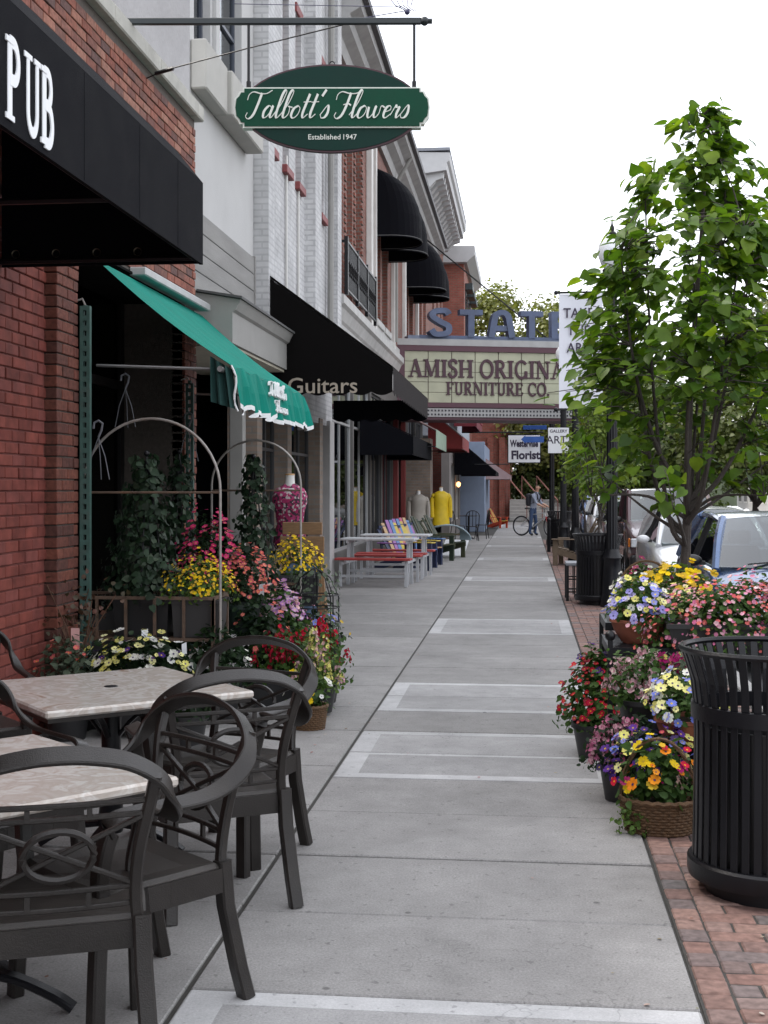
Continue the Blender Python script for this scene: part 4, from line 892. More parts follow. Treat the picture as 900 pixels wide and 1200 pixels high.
def make_chair(label, loc, rz):
    T = Thing('cafe_chair', label, 'chair', loc, rz, 'brown resin cafe chairs')
    half = [(.262, .205, .605), (.272, .215, .635), (.282, .17, .655), (.292, .03, .662), (.302, -.10, .672), (.308, -.19, .71), (.300, -.25, .765), (.262, -.282, .825), (.18, -.302, .875), (.08, -.312, .897)]
    hoop = smooth3([(-x, y, z) for x, y, z in half] + [(0, -.315, .902)] + half[::-1], 7)
    T.add('hoop', B().sweep(hoop, rect(.060, .018, .004), tilt=lambda i, p: (p.x * 1.2, -.25 * min(1, max(0, (p.z - .655) / .13)), .9 - .55 * min(1, max(0, (p.z - .655) / .13)))), resin)
    seat = B(); N = 12; pts = []
    for sx, sy in ((-.235, -.20), (-.25, .0), (-.255, .18), (-.23, .235), (-.1, .25), (.1, .25), (.23, .235), (.255, .18), (.25, .0), (.235, -.20)): pts.append((sx, sy))
    lo = [(x, y, .395) for x, y in pts]; hi = [(x, y, .425) for x, y in pts]; ins = [(x * .93, y * .93, .436) for x, y in pts]; mid = [(x * .6, y * .6, .424) for x, y in pts]; n = len(pts)
    seat._add(lo + hi + ins + mid, [tuple(range(n))[::-1]] + [(i + r * n, (i + 1) % n + r * n, (i + 1) % n + (r + 1) * n, i + (r + 1) * n) for r in range(3) for i in range(n)] + [tuple(3 * n + i for i in range(n))])
    T.add('seat', seat, resin_s)
    ap = B()
    for i in range(n): ap.bar((*pts[i], .385), (*pts[(i + 1) % n], .385), .022, .075)
    T.add('apron', ap, resin)
    for s in (-1, 1):
        T.add('leg', B().sweep(smooth3([(s * .262, .205, .607), (s * .256, .22, .56), (s * .238, .225, .47), (s * .236, .222, .40), (s * .245, .238, .2), (s * .252, .248, 0)], 3), rect(.05, .042), up=(0, 1, 0), scales=None), resin)
        T.add('leg', B().sweep([(s * .222, -.212, .44), (s * .226, -.222, .30), (s * .238, -.262, .1), (s * .245, -.285, .008), (s * .246, -.287, 0)], rect(.05, .045), up=(0, 1, 0)), resin)
        T.add('stile', B().sweep(smooth3([(s * .215, -.208, .40), (s * .205, back_y(.5) - .004, .5), (s * .212, back_y(.62), .62), (s * .238, back_y(.75), .75), (s * .252, back_y(.84) - .012, .835)], 4), rect(.034, .03), up=(0, 1, 0)), resin)
    def rail(z, hw, r=.011, bow=.018):
        return [(x, back_y(z) - bow * (1 - (x / hw) ** 2), z) for x in np.linspace(-hw, hw, 9)]
    for z, hw in ((.765, .238), (.728, .23), (.525, .206), (.475, .208)): T.add('rail', B().sweep(rail(z, hw), rect(.016, .014, .003)), resin)
    for x in (-.08, .08):
        for za, zb in ((.728, .765), (.475, .525)): T.add('spacer', B().bar((x, back_y((za + zb) / 2) - .015, za), (x, back_y((za + zb) / 2) - .015, zb), .014, .012), resin)
    for s in (-1, 1): T.add('cross_bar', B().sweep([(s * .205, back_y(.525) - .002, .527), (0, back_y(.626) - .016 - .003 * s, .626), (-s * .232, back_y(.728) - .002, .726)], rect(.018, .014, .003)), resin)
    T.add('ring', B().tube([(.092 * math.cos(a), back_y(.626 + .068 * math.sin(a)) - .018, .626 + .068 * math.sin(a)) for a in np.linspace(0, 2 * math.pi, 29)[:-1]], .0105, 6, True), resin)
    return T.e
def seat_from_back(bx, by, rz): return (bx - .305 * math.sin(rz), by + .305 * math.cos(rz), 0)
ch0 = make_chair('dark brown resin cafe chair seen from behind at the bottom left corner', seat_from_back(-1.21, 3.23, R(22)), R(22))
for (bx, by, rz, lb) in ((-1.04, 4.13, 138, 'dark brown resin cafe chair turned towards the camera, second from the bottom left'),
                         (-1.07, 4.68, 30, 'dark brown resin cafe chair facing away, pushed up to the farther marble table'),
                         (-1.2, 5.78, 160, 'dark brown resin cafe chair beyond the farther marble table, before the snapdragons'),
                         (-2.95, 6.3, -140, 'dark resin cafe chair against the red brick wall at the left edge'),
                         (-2.22, 4.63, -120, 'dark resin cafe chair between the two marble tables, cut by the left edge')):
    dup(ch0, seat_from_back(bx, by, R(rz)), R(rz), lb)
def marble():
    m, n, l, p = _new('tan marble'); P = n.new('ShaderNodeTexCoord').outputs['Object']
    nz = n.new('ShaderNodeTexNoise'); nz.inputs['Scale'].default_value = 5; nz.inputs['Detail'].default_value = 9; nz.inputs['Distortion'].default_value = 2.2; l.new(P, nz.inputs[0])
    cr = n.new('ShaderNodeValToRGB'); e = cr.color_ramp.elements; e.new(.45); e.new(.6)
    for i, (q, c) in enumerate(((.3, (.58, .55, .51)), (.46, (.46, .40, .35)), (.55, (.60, .57, .53)), (.72, (.36, .25, .19)))): e[i].position = q; e[i].color = (*c, 1)
    l.new(nz.outputs[0], cr.inputs[0]); l.new(cr.outputs[0], p.inputs['Base Color']); p.inputs['Roughness'].default_value = .2
    return m
mb = marble()
def make_table(label, loc, rz, s=.465):
    T = Thing('cafe_table', label, 'table', loc, rz, 'square marble topped cafe tables')
    tp = T.add('table_top', B().box(-s, s, -s, s, .69, .722, .008), mb)
    T.add('hole_cap', B().lathe([(.001, .7245), (.03, .7245), (.032, .7225)], 12), black_iron, tp)
    T.add('edge_band', B().box(-s + .012, s - .012, -s + .012, s - .012, .672, .689), resin)
    T.add('pedestal', B().lathe([(.03, .67), (.045, .6), (.04, .3), (.06, .12), (.05, .08)], 12), black_iron)
    for k in range(4):
        a = k * math.pi / 2 + math.pi / 4; c, d = math.cos(a), math.sin(a)
        T.add('foot', B().sweep(smooth3([(.03 * c, .03 * d, .12), (.15 * c, .15 * d, .10), (.27 * c, .27 * d, .05), (.33 * c, .33 * d, .012)], 3), rect(.05, .024)), black_iron)
        T.add('brace', B().sweep(smooth3([(.03 * c, .03 * d, .5), (.12 * c, .12 * d, .6), (.26 * c, .26 * d, .665)], 3), rect(.03, .016)), black_iron)
    return T.e
t1 = make_table('square marble topped cafe table by the flower display, the farther one', (-1.82, 5.50, 0), R(41))
dup(t1, (-1.70, 3.76, 0), R(-41), 'square marble topped cafe table at the left edge, nearer the camera')

# ================================================================ trash cans
def make_can(label, loc, rz=0):
    T = Thing('trash_can', label, 'trash can', loc, rz, 'black slatted street trash cans')
    n = 40; pr = [(.293, .075), (.288, .3), (.285, .62), (.288, .74), (.300, .84), (.328, .93), (.338, .955)]
    sm = B().sweep([(r, 0, z) for r, z in pr], rect(.030, .008, .002), up=(1, 0, 0), smooth=False).mesh('slat', black_iron)
    for k in range(n):
        o = obj('slat', sm, T.e); o.rotation_euler.z = 2 * math.pi * k / n
    T.add('rim', B().tube([(.338 * math.cos(a), .338 * math.sin(a), .96) for a in np.linspace(0, 2 * math.pi, 49)[:-1]], .013, 6, True), black_iron)
    T.add('band', B().lathe([(.279, .685), (.301, .685), (.301, .745), (.279, .745), (.279, .685)], 40), black_iron)
    T.add('base_ring', B().lathe([(.27, .06), (.312, .06), (.316, .075), (.316, .125), (.308, .135), (.27, .135), (.27, .06)], 40), black_iron)
    T.add('base_plate', B().lathe([(.001, .05), (.25, .05), (.25, .0), (.24, 0), (.001, .0)], 28), black_iron)
    T.add('liner', B().lathe([(.001, .08), (.25, .08), (.268, .66), (.262, .66), (.245, .1), (.001, .1)], 32), mat('black plastic liner', (.008, .008, .009), .4))
    return T.e
can0 = make_can('black slatted metal trash can with flared rim at the right edge', (.965, 5.24, 0))
dup(can0, (1.0, 17.9, 0), .3, 'black slatted trash can beside the lamp post, behind the flower stand')
dup(can0, (.95, 35.5, 0), .2, 'small distant black trash can near the cyclist')

# ================================================================ lamp posts
opal = mat('frosted lamp globe', (.78, .8, .82), .35, .03, 8)
def make_lamp(label, loc):
    T = Thing('street_lamp', label, 'street lamp', loc, 0, 'black lamp posts along the kerb')
    fl = []; n = 16
    T.add('base', B().lathe([(.16, 0), (.16, .12), (.14, .16), (.125, .5), (.115, .62), (.13, .66), (.10, .72), (.085, .78)], 16), black_iron)
    sh = B(); prof = [( (.078 if k % 2 else .068) * math.cos(2 * math.pi * k / 24), (.078 if k % 2 else .068) * math.sin(2 * math.pi * k / 24)) for k in range(24)]
    sh.sweep([(0, 0, .74), (0, 0, 4.35)], prof, up=(0, 1, 0), smooth=False, scales=[1, .85]); T.add('shaft', sh, black_iron)
    T.add('collar', B().lathe([(.06, 4.3), (.11, 4.33), (.12, 4.4), (.08, 4.44), (.1, 4.5), (.13, 4.52), (.13, 4.55), (.05, 4.56)], 16), black_iron)
    T.add('globe', B().lathe([(.10, 4.55), (.15, 4.62), (.19, 4.75), (.18, 4.88), (.12, 4.98), (.05, 5.02)], 18), opal)
    T.add('finial', B().lathe([(.055, 5.0), (.06, 5.04), (.03, 5.07), (.035, 5.11), (.012, 5.16), (.002, 5.28)], 10), black_iron)
    return T.e
lamp0 = make_lamp('nearest black fluted lamp post, behind the young tree and carrying a white banner', (1.17, 17.5, 0))
for q, (x, y) in enumerate(((1.05, 27.0), (.92, 31.0), (.76, 36.5))):
    dup(lamp0, (x, y, 0), 0, ['black lamp post second along the kerb, left of the small leafy tree', 'black lamp post third along the kerb behind the wooden chair', 'black lamp post fourth along the kerb, just right of the cyclist'][q])
T = Thing('street_banner', 'white vertical street banner with black words hung from the lamp post', 'banner', (.75, 17.45, 2.7), abs=True)
bn = B().prism([(.46 + .58 * t, 17.45 + .02 * math.sin(t * 5), 2.68) for t in np.linspace(0, 1, 11)] + [(.46 + .58 * t, 17.462 + .02 * math.sin(t * 5), 2.68) for t in np.linspace(1, 0, 11)], (0, 0, 1.54))
T.add('cloth', bn, mat('white banner vinyl', (.70, .71, .77), .5, .05, 2))
for k, tx in enumerate(('TAKE', 'THE', 'ART')): sans(tx, .135, (.72, 17.44, 3.90 - k * .235 - (.0 if k == 0 else .0)), FACE_CAM, ink, 'lettering', T.e, .002, .002, .9)
T.add('arm', B().tube([(.42, 17.45, 4.24), (1.12, 17.45, 4.24)], .016, 6).tube([(.42, 17.45, 2.66), (1.12, 17.45, 2.66)], .016, 6).ball((.42, 17.45, 4.24), .03).ball((.42, 17.45, 2.66), .03), black_iron)
# traffic light on its mast arm
T = Thing('traffic_light', 'dark traffic light mast arm with a green lamp over the road', 'traffic light', (9.5, 44, 0), abs=True)
T.add('pole', B().tube([(10.8, 44, -.1), (10.8, 44, 7.3)], .11, 8, scales=[1, .7]), black_iron); T.add('arm', B().tube([(10.8, 44, 6.7), (4.2, 44, 6.62)], .07, 8), black_iron)
T.add('signal_box', B().box(8.15, 8.5, 43.8, 44.1, 5.6, 6.7, .03), black_iron)
gl = bpy.data.materials.new('green signal'); gl.use_nodes = True; MC['green signal'] = gl
gp = gl.node_tree.nodes['Principled BSDF']; gp.inputs['Emission Color'].default_value = (.05, 1, .5, 1); gp.inputs['Emission Strength'].default_value = 2
T.add('green_lamp', B().lathe([(.001, -.01), (.1, -.01), (.1, .02)], 12).xf(Matrix.Translation((8.32, 43.79, 5.8)) @ Matrix.Rotation(R(90), 4, 'X')), gl)

# ================================================================ trees
def heart(n=1):
    L = [(-.20, -.11, .03), (-.42, .04, .07), (-.48, .27, .08), (-.40, .53, .05), (-.21, .79, -.02)]
    v = [(0, 0, 0), (0, .40, -.02), (0, 1.04, -.15)] + L + [(-x, y, z) for x, y, z in L]
    return np.array(v, float), np.array([(0, 1, 5, 4, 3), (1, 2, 7, 6, 5), (1, 0, 8, 9, 10), (2, 1, 10, 11, 12)])
HV, HF = heart()
bark = mat('dark grey bark', (.055, .045, .04), .9, .3, 30, .6, 90)
def limb(b, pts, r0, r1, n=7):
    p = smooth3(pts, 4); b.tube(p, 1, n, scales=[r0 + (r1 - r0) * i / (len(p) - 1) for i in range(len(p))], up=(.3, .9, .1))
def young_tree():
    rng = np.random.default_rng(11); base = Vector((1.10, 9.0, 0))
    T = Thing('young_tree', 'young broad leaved street tree rising behind the right flower stand', 'tree', tuple(base))
    b = B(); limb(b, [(0, 0, 0), (.01, 0, .5), (0, 0, 1.0), (.01, .01, 1.3), (.03, 0, 2.2), (.10, .02, 3.2), (.17, .03, 4.15)], .055, .006, 9)
    prof = lambda z: np.interp(z, [1.35, 1.6, 2.0, 2.45, 2.95, 3.4, 3.75, 4.0, 4.3], [.45, .72, .93, .97, .88, .70, .46, .27, .06])
    limbs = [[(.03 + .0 * z, 0, z) for z in (1.4, 2.2, 3.2, 4.1)]]
    for k in range(9):
        a = k * 2.4 + .4; r = rng.uniform(.35, .8); top = rng.uniform(2.6, 3.7); z0 = rng.uniform(1.15, 1.7); rr = float(prof(top)) * rng.uniform(.55, .95)
        pts = [(.01, 0, z0), (rr * .35 * math.cos(a), rr * .35 * math.sin(a), z0 + .22), (rr * .7 * math.cos(a), rr * .7 * math.sin(a), (z0 + top) / 2), (rr * math.cos(a) + .05, rr * math.sin(a), top)]
        limb(b, pts, .022, .005); limbs.append([tuple(q) for q in smooth3(pts, 4)])
    for k in range(6):      # low side branches
        a = k * 1.05 + .3; z0 = rng.uniform(1.15, 1.5); ln = rng.uniform(.6, .85)
        pts = [(0, 0, z0), (ln * .4 * math.cos(a), ln * .4 * math.sin(a), z0 + .15), (ln * math.cos(a), ln * math.sin(a), z0 + rng.uniform(.15, .45))]
        limb(b, pts, .016, .004); limbs.append([tuple(q) for q in smooth3(pts, 4)])
    LP = np.array([q for L in limbs for q in [tuple(map(float, x)) for x in L]])
    LP = np.concatenate([LP, np.array([(.03 + .04 * max(0, z - 2.2), 0, z) for z in np.arange(1.4, 4.2, .12)])])
    P = []; Nn = []; tips = 0
    while tips < 560:
        z = rng.uniform(1.5, 4.25); rm = float(prof(z))
        if rng.random() > (rm / 1.0) ** 1.3 + .05: continue
        if z < 2.2 and rng.random() < .70: continue
        a = rng.uniform(0, 2 * math.pi); r = rm * math.sqrt(rng.uniform(.12, 1.0)) * rng.uniform(.85, 1.12)
        cx = .03 + .05 * max(0, z - 2.2)
        tip = np.array([cx + r * math.cos(a), r * math.sin(a), z]); d = np.linalg.norm(LP - tip - np.array([0, 0, -.0]), axis=1) + .6 * np.maximum(0, LP[:, 2] - tip[2]); s0 = LP[d.argmin()]
        if np.linalg.norm(tip - s0) > .6: s0 = tip + (s0 - tip) * .6 / np.linalg.norm(tip - s0)
        mid = (tip + s0) / 2 + np.array([0, 0, .05]); b.tube([s0, mid, tip], .0045, 4, scales=[1.2, .9, .5]); tips += 1
        out = np.array([math.cos(a), math.sin(a), 0])
        for q in range(rng.integers(5, 9)):
            t = rng.uniform(.3, 1.08); P.append(s0 + (tip - s0) * t + rng.normal(0, .035, 3)); nv = np.array([0, 0, 1.0]) * rng.uniform(.5, 1.2) + out * rng.uniform(.0, .7) + rng.normal(0, .38, 3); Nn.append(nv)
    trunk = T.add('trunk', b, bark)
    P = np.array(P); Nn = np.array(Nn); N = len(P)
    lm_ = island('broad leaf green', [(.052, .11, .012), (.085, .16, .016), (.04, .09, .012), (.13, .215, .02), (.06, .125, .014), (.21, .295, .025)], .45, .25, 12, transl=.45, spec=.3)
    # leaf frames: tip hangs outward and down
    size = rng.uniform(.05, .112, N); Z = Nn / np.linalg.norm(Nn, axis=1, keepdims=True)
    outw = P - np.array([.05, 0, 2.6]); outw[:, 2] = 0; outw /= np.linalg.norm(outw, axis=1, keepdims=True) + 1e-6
    yv = outw + np.array([0, 0, -.45]) + rng.normal(0, .6, (N, 3)); yv -= Z * np.sum(yv * Z, 1, keepdims=True); yv /= np.linalg.norm(yv, axis=1, keepdims=True); xv = np.cross(yv, Z)
    Rm = np.stack([xv, yv, Z], 2)
    order = np.argsort(P[:, 1] - .2 * np.abs(P[:, 0])); big = set(order[:300].tolist())
    crown = None; rest = [i for i in range(N) if i not in big]
    V = np.einsum('nij,kj->nki', Rm[rest], HV) * size[rest][:, None, None] + P[rest][:, None, :]; F = HF[None] + (np.arange(len(rest)) * len(HV))[:, None, None]
    crown = obj('crown', npmesh('crown', V.reshape(-1, 3), F.reshape(-1, 5), lm_), T.e, kind='stuff')
    lme = npmesh('leaf', HV, HF, lm_)
    for i in big:
        o = obj('leaf', lme, crown); M4 = Matrix([[*(Rm[i][r] * size[i]), P[i][r]] for r in range(3)] + [[0, 0, 0, 1]]); o.matrix_local = M4
young_tree()
def tree(name, label, loc, H_, rad, trunk_h, n, leaf, cols, seed, squash=.8, tr=.12, group=None, transl=.35, clumps=26):
    rng = np.random.default_rng(seed); T = Thing(name, label, 'tree', loc, 0, group); b = B()
    limb(b, [(0, 0, 0), (rng.normal(0, .05), 0, trunk_h * .6), (rng.normal(0, .1), rng.normal(0, .1), trunk_h), (rng.normal(0, .2), rng.normal(0, .2), H_ * .8)], tr, tr * .15, 8)
    zc = (trunk_h + H_) / 2 + .1; hz_ = (H_ - trunk_h) / 2; C_ = []
    while len(C_) < clumps:
        q = rng.uniform(-1, 1, 3)
        if .15 < np.linalg.norm(q) < 1: C_.append(q * np.array([rad, rad * squash, hz_]) + np.array([0, 0, zc]))
    for c in C_: limb(b, [(0, 0, max(trunk_h * .75, c[2] - hz_ * .8)), (c[0] * .5, c[1] * .5, c[2] - hz_ * .2), tuple(c)], tr * .28, tr * .05, 5)
    T.add('trunk', b, bark)
    C_ = np.array(C_); k = rng.integers(0, clumps, n); d = rng.normal(0, 1, (n, 3)); d /= np.linalg.norm(d, axis=1, keepdims=True); rr = rng.uniform(.3, 1, n) ** .6 * rng.uniform(.7, 1.2, n)
    P = C_[k] + d * rr[:, None] * np.array([rad * .36, rad * .36 * squash, hz_ * .33])
    V, F = scatter(LEAF_V[:6], LEAF_F4, P, d + np.array([0, 0, .6]) + rng.normal(0, .5, (n, 3)), rng.uniform(.6, 1.2, n) * leaf, rng)
    obj('crown', npmesh('crown', V, F, island('foliage ' + name + str(seed), cols, .5, .2, 3, transl=transl)), T.e, kind='stuff')
lime = [(.10, .16, .02), (.15, .21, .03), (.07, .12, .02), (.2, .25, .04)]
tree('small_street_tree', 'small lime green street tree behind the slatted trash can', (1.32, 22.5, 0), 3.1, .66, 1.2, 2600, .075, lime, 4, tr=.035, group='street trees up the sidewalk')
tree('small_street_tree', 'thin yellow green street tree beside the distant lamp posts', (1.5, 31.8, 0), 3.9, .8, 1.6, 2600, .09, lime, 5, tr=.04, group='street trees up the sidewalk')
olive = [(.13, .14, .03), (.18, .19, .045), (.09, .11, .025), (.22, .22, .06)]
tree('large_tree', 'tall yellowish tree rising behind the STATE letters', (-1.2, 78, -.2), 13.3, 5.0, 4.5, 20000, .24, olive, 6, tr=.35, group='trees closing the street')
tree('large_tree', 'wide olive green tree behind the cyclist at the end of the sidewalk', (2.2, 68, -.2), 8.6, 4.2, 2.6, 16000, .22, olive, 7, tr=.3, group='trees closing the street')
tree('large_tree', 'dark green tree across the road, behind the parked cars', (9.0, 92, -.2), 10.0, 5.5, 2.4, 8000, .32, [(.06, .085, .02), (.09, .12, .03), (.05, .07, .02)], 8, tr=.35, group='trees closing the street')
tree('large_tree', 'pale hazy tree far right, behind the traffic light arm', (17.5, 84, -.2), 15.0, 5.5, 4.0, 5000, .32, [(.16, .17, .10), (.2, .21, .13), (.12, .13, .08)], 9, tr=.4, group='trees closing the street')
tree('large_tree', 'leafy tree across the road at the right edge, low behind the blue car', (12.9, 52, 0), 6.3, 3.3, 1.9, 7000, .22, [(.05, .08, .02), (.08, .12, .03), (.045, .07, .018)], 10, tr=.2, group='trees closing the street')
tree('large_tree', 'dense green tree at the road bend, between lamp post and young tree', (4.8, 86, -.2), 9.0, 3.6, 2.2, 6000, .28, [(.07, .10, .02), (.11, .14, .035), (.05, .08, .02)], 12, tr=.3, group='trees closing the street')
hb = B(); hp = [(x, 2.6 + 1.6 * math.sin(x * .11) + .8 * math.sin(x * .37 + 1)) for x in range(-80, 121, 4)]
for (x0, h0), (x1, h1) in zip(hp, hp[1:]):
    hb._add([(x0, 125, -.2), (x1, 125, -.2), (x1, 131, h1), (x0, h0 * 0 + 131, h0), (x1, 160, h1 * 1.5), (x0, 160, h0 * 1.5), (x1, 200, -.2), (x0, 200, -.2)], [(0, 1, 2, 3), (3, 2, 4, 5), (5, 4, 6, 7)], True)
struct('hills', hb, mat('far wooded rise', (.03, .042, .02), .95, .5, .5, 1, 2))
tree('large_tree', 'green street tree across the road, filling the gap behind the white car', (6.9, 62, -.2), 7.4, 3.4, 1.3, 9000, .24, [(.06, .09, .02), (.09, .13, .03), (.05, .07, .018)], 14, tr=.22, group='trees closing the street')
tree('large_tree', 'light green tree across the road, above the roof of the blue car', (10.2, 58, -.2), 6.6, 3.2, 1.3, 8000, .24, [(.09, .12, .03), (.13, .16, .045), (.07, .09, .025)], 15, tr=.22, group='trees closing the street')
for q, (x, y, h_, rd) in enumerate(((1.2, 67.5, 3.2, 2.0), (4.2, 64, 3.4, 2.4), (8.5, 70, 3.2, 3.0))):
    tree('shrub', ['broad green shrub behind the far steps and the cyclist', 'leafy shrub at the road bend, left of the parked cars', 'low spreading shrub across the road behind the parked cars'][q], (x, y, -.1), h_, rd, .3, 5000, .2, [(.05, .075, .02), (.08, .11, .03), (.04, .06, .016)], 20 + q, tr=.08, group='shrubs at the end of the street', clumps=20)

# ================================================================ flowers: pots, foliage, blossoms
terra = mat('terracotta', (.26, .085, .05), .75, .15, 9, .2, 80, dirt=.25, dirtcol=(.12, .06, .045)); potblk = mat('black plastic pot', (.014, .014, .015), .45, .1, 9); potgry = mat('grey plastic planter', (.035, .033, .033), .55, .1, 9); potgrn = mat('dark green pot', (.02, .035, .028), .5)
wick = mat('wicker', (.11, .06, .028), .8, .35, 60, .5, 200); soil = mat('potting soil', (.03, .022, .016), .95, .3, 40)
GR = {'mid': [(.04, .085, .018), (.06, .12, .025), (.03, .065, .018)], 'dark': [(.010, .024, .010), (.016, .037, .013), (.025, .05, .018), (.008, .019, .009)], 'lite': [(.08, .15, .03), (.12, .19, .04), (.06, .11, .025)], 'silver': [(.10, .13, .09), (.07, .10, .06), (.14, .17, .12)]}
FC = {'blue': [(.16, .20, .62), (.24, .28, .72), (.34, .36, .78)], 'lav': [(.42, .40, .72), (.30, .28, .62), (.5, .46, .74)], 'yellow': [(.78, .55, .01), (.85, .64, .02), (.72, .45, .01)], 'lemon': [(.78, .74, .22), (.82, .80, .42), (.70, .66, .16)],
      'white': [(.74, .74, .66), (.68, .70, .56), (.78, .78, .74)], 'red': [(.52, .012, .04), (.62, .02, .05), (.44, .01, .045)], 'pink': [(.62, .20, .34), (.70, .36, .46), (.56, .14, .28)], 'coral': [(.62, .13, .11), (.66, .20, .17), (.55, .09, .10)],
      'magenta': [(.38, .01, .14), (.48, .02, .20), (.30, .01, .10)], 'purple': [(.06, .02, .16), (.10, .03, .24), (.04, .015, .10)], 'blush': [(.68, .42, .46), (.72, .56, .56), (.60, .30, .36)], 'orange': [(.72, .22, .01), (.76, .30, .02)], 'hot': [(.60, .03, .15), (.68, .06, .20), (.52, .02, .12)], 'mauve': [(.46, .22, .46), (.62, .46, .62), (.36, .14, .36)]}
def fmat(c):
    q = [tuple(.86 * v for v in FC[c][0]), *FC[c], tuple(min(.8, .85 * v + .05) for v in FC[c][-1]), tuple(.6 * v + .02 for v in FC[c][0])]
    return island('petal ' + c, q, .65, .2, 60, transl=.25, spec=.15)
def gmat(c): return island('foliage ' + c, GR[c], .55, .2, 20, transl=.3, spec=.22)
def pot_mesh(T, pot):
    k = pot[0]
    if k == 'bowl':
        r, h = pot[1:3]; T.add('pot', B().lathe([(.001, 0), (r * .55, 0), (r * .62, .01), (r * .86, h * .5), (r * .98, h * .86), (r * 1.03, h * .88), (r * 1.03, h), (r * .95, h), (r * .9, h * .85)], 26), pot[3]); z = h
        T.add('soil', B().lathe([(.001, h * .86), (r * .91, h * .84)], 20), soil)
    elif k == 'round':
        r, h = pot[1:3]; T.add('pot', B().lathe([(.001, 0), (r * .75, 0), (r * .96, h * .85), (r * 1.04, h * .86), (r * 1.04, h), (r * .94, h), (r * .9, h * .85)], 20), pot[3]); z = h
    elif k == 'box':
        a, c, h = pot[1:4]; b = B().prism([(-a * .92, -c * .9, 0), (a * .92, -c * .9, 0), (a * .92, c * .9, 0), (-a * .92, c * .9, 0)], (0, 0, .012))
        for (x0, y0), (x1, y1) in (((-a, -c), (a, -c)), ((a, -c), (a, c)), ((a, c), (-a, c)), ((-a, c), (-a, -c))): b.slab((x0 * .92, y0 * .9, 0), (x1 * .92, y1 * .9, 0), (x1, y1, h), (x0, y0, h), .012)
        b.box(-a - .012, a + .012, -c - .012, -c + .006, h - .025, h).box(-a - .012, a + .012, c - .006, c + .012, h - .025, h); T.add('pot', b, pot[4]); z = h
    elif k == 'basket':
        rx, ry, h = pot[1:4]; b = B(); n = 44; rows = 11
        for r_ in range(rows):
            z_ = h * (r_ + .5) / rows; f = .84 + .16 * r_ / rows
            b.tube([(rx * f * (1 + .035 * (1 if (q + r_) % 2 else -1)) * math.cos(2 * math.pi * q / n), ry * f * (1 + .035 * (1 if (q + r_) % 2 else -1)) * math.sin(2 * math.pi * q / n), z_) for q in range(n)], h / rows * .56, 5, True)
        w_ = T.add('pot', b, wick, label='woven wicker basket')
        T.add('rim', B().tube([(rx * 1.02 * math.cos(2 * math.pi * q / n), ry * 1.02 * math.sin(2 * math.pi * q / n), h + .006 * (q % 2)) for q in range(n)], .012, 6, True), wick)
        T.add('soil', B().lathe([(.001, h * .85), (1, h * .85)], 20, (0, 0, 0), True, rx * .94, ry * .94).lathe([(.001, .01), (1, .01), (1, h * .85)], 20, (0, 0, 0), True, rx * .84, ry * .84), soil)
        if len(pot) > 4:
            hh = pot[4]; pts = [(rx * math.cos(a), 0, h * .8 + (hh - h * .8) * math.sin(a)) for a in np.linspace(0, math.pi, 19)]
            hb_ = B()
            for s_ in range(3): hb_.tube([(p[0] + .007 * math.sin(i * 1.4 + s_ * 2.1), p[1] + .007 * math.cos(i * 1.4 + s_ * 2.1), p[2]) for i, p in enumerate(pts)], .0065, 5)
            T.add('handle', hb_, wick)
        z = h
    elif k == 'none': z = 0
    return z
PLN = [0]
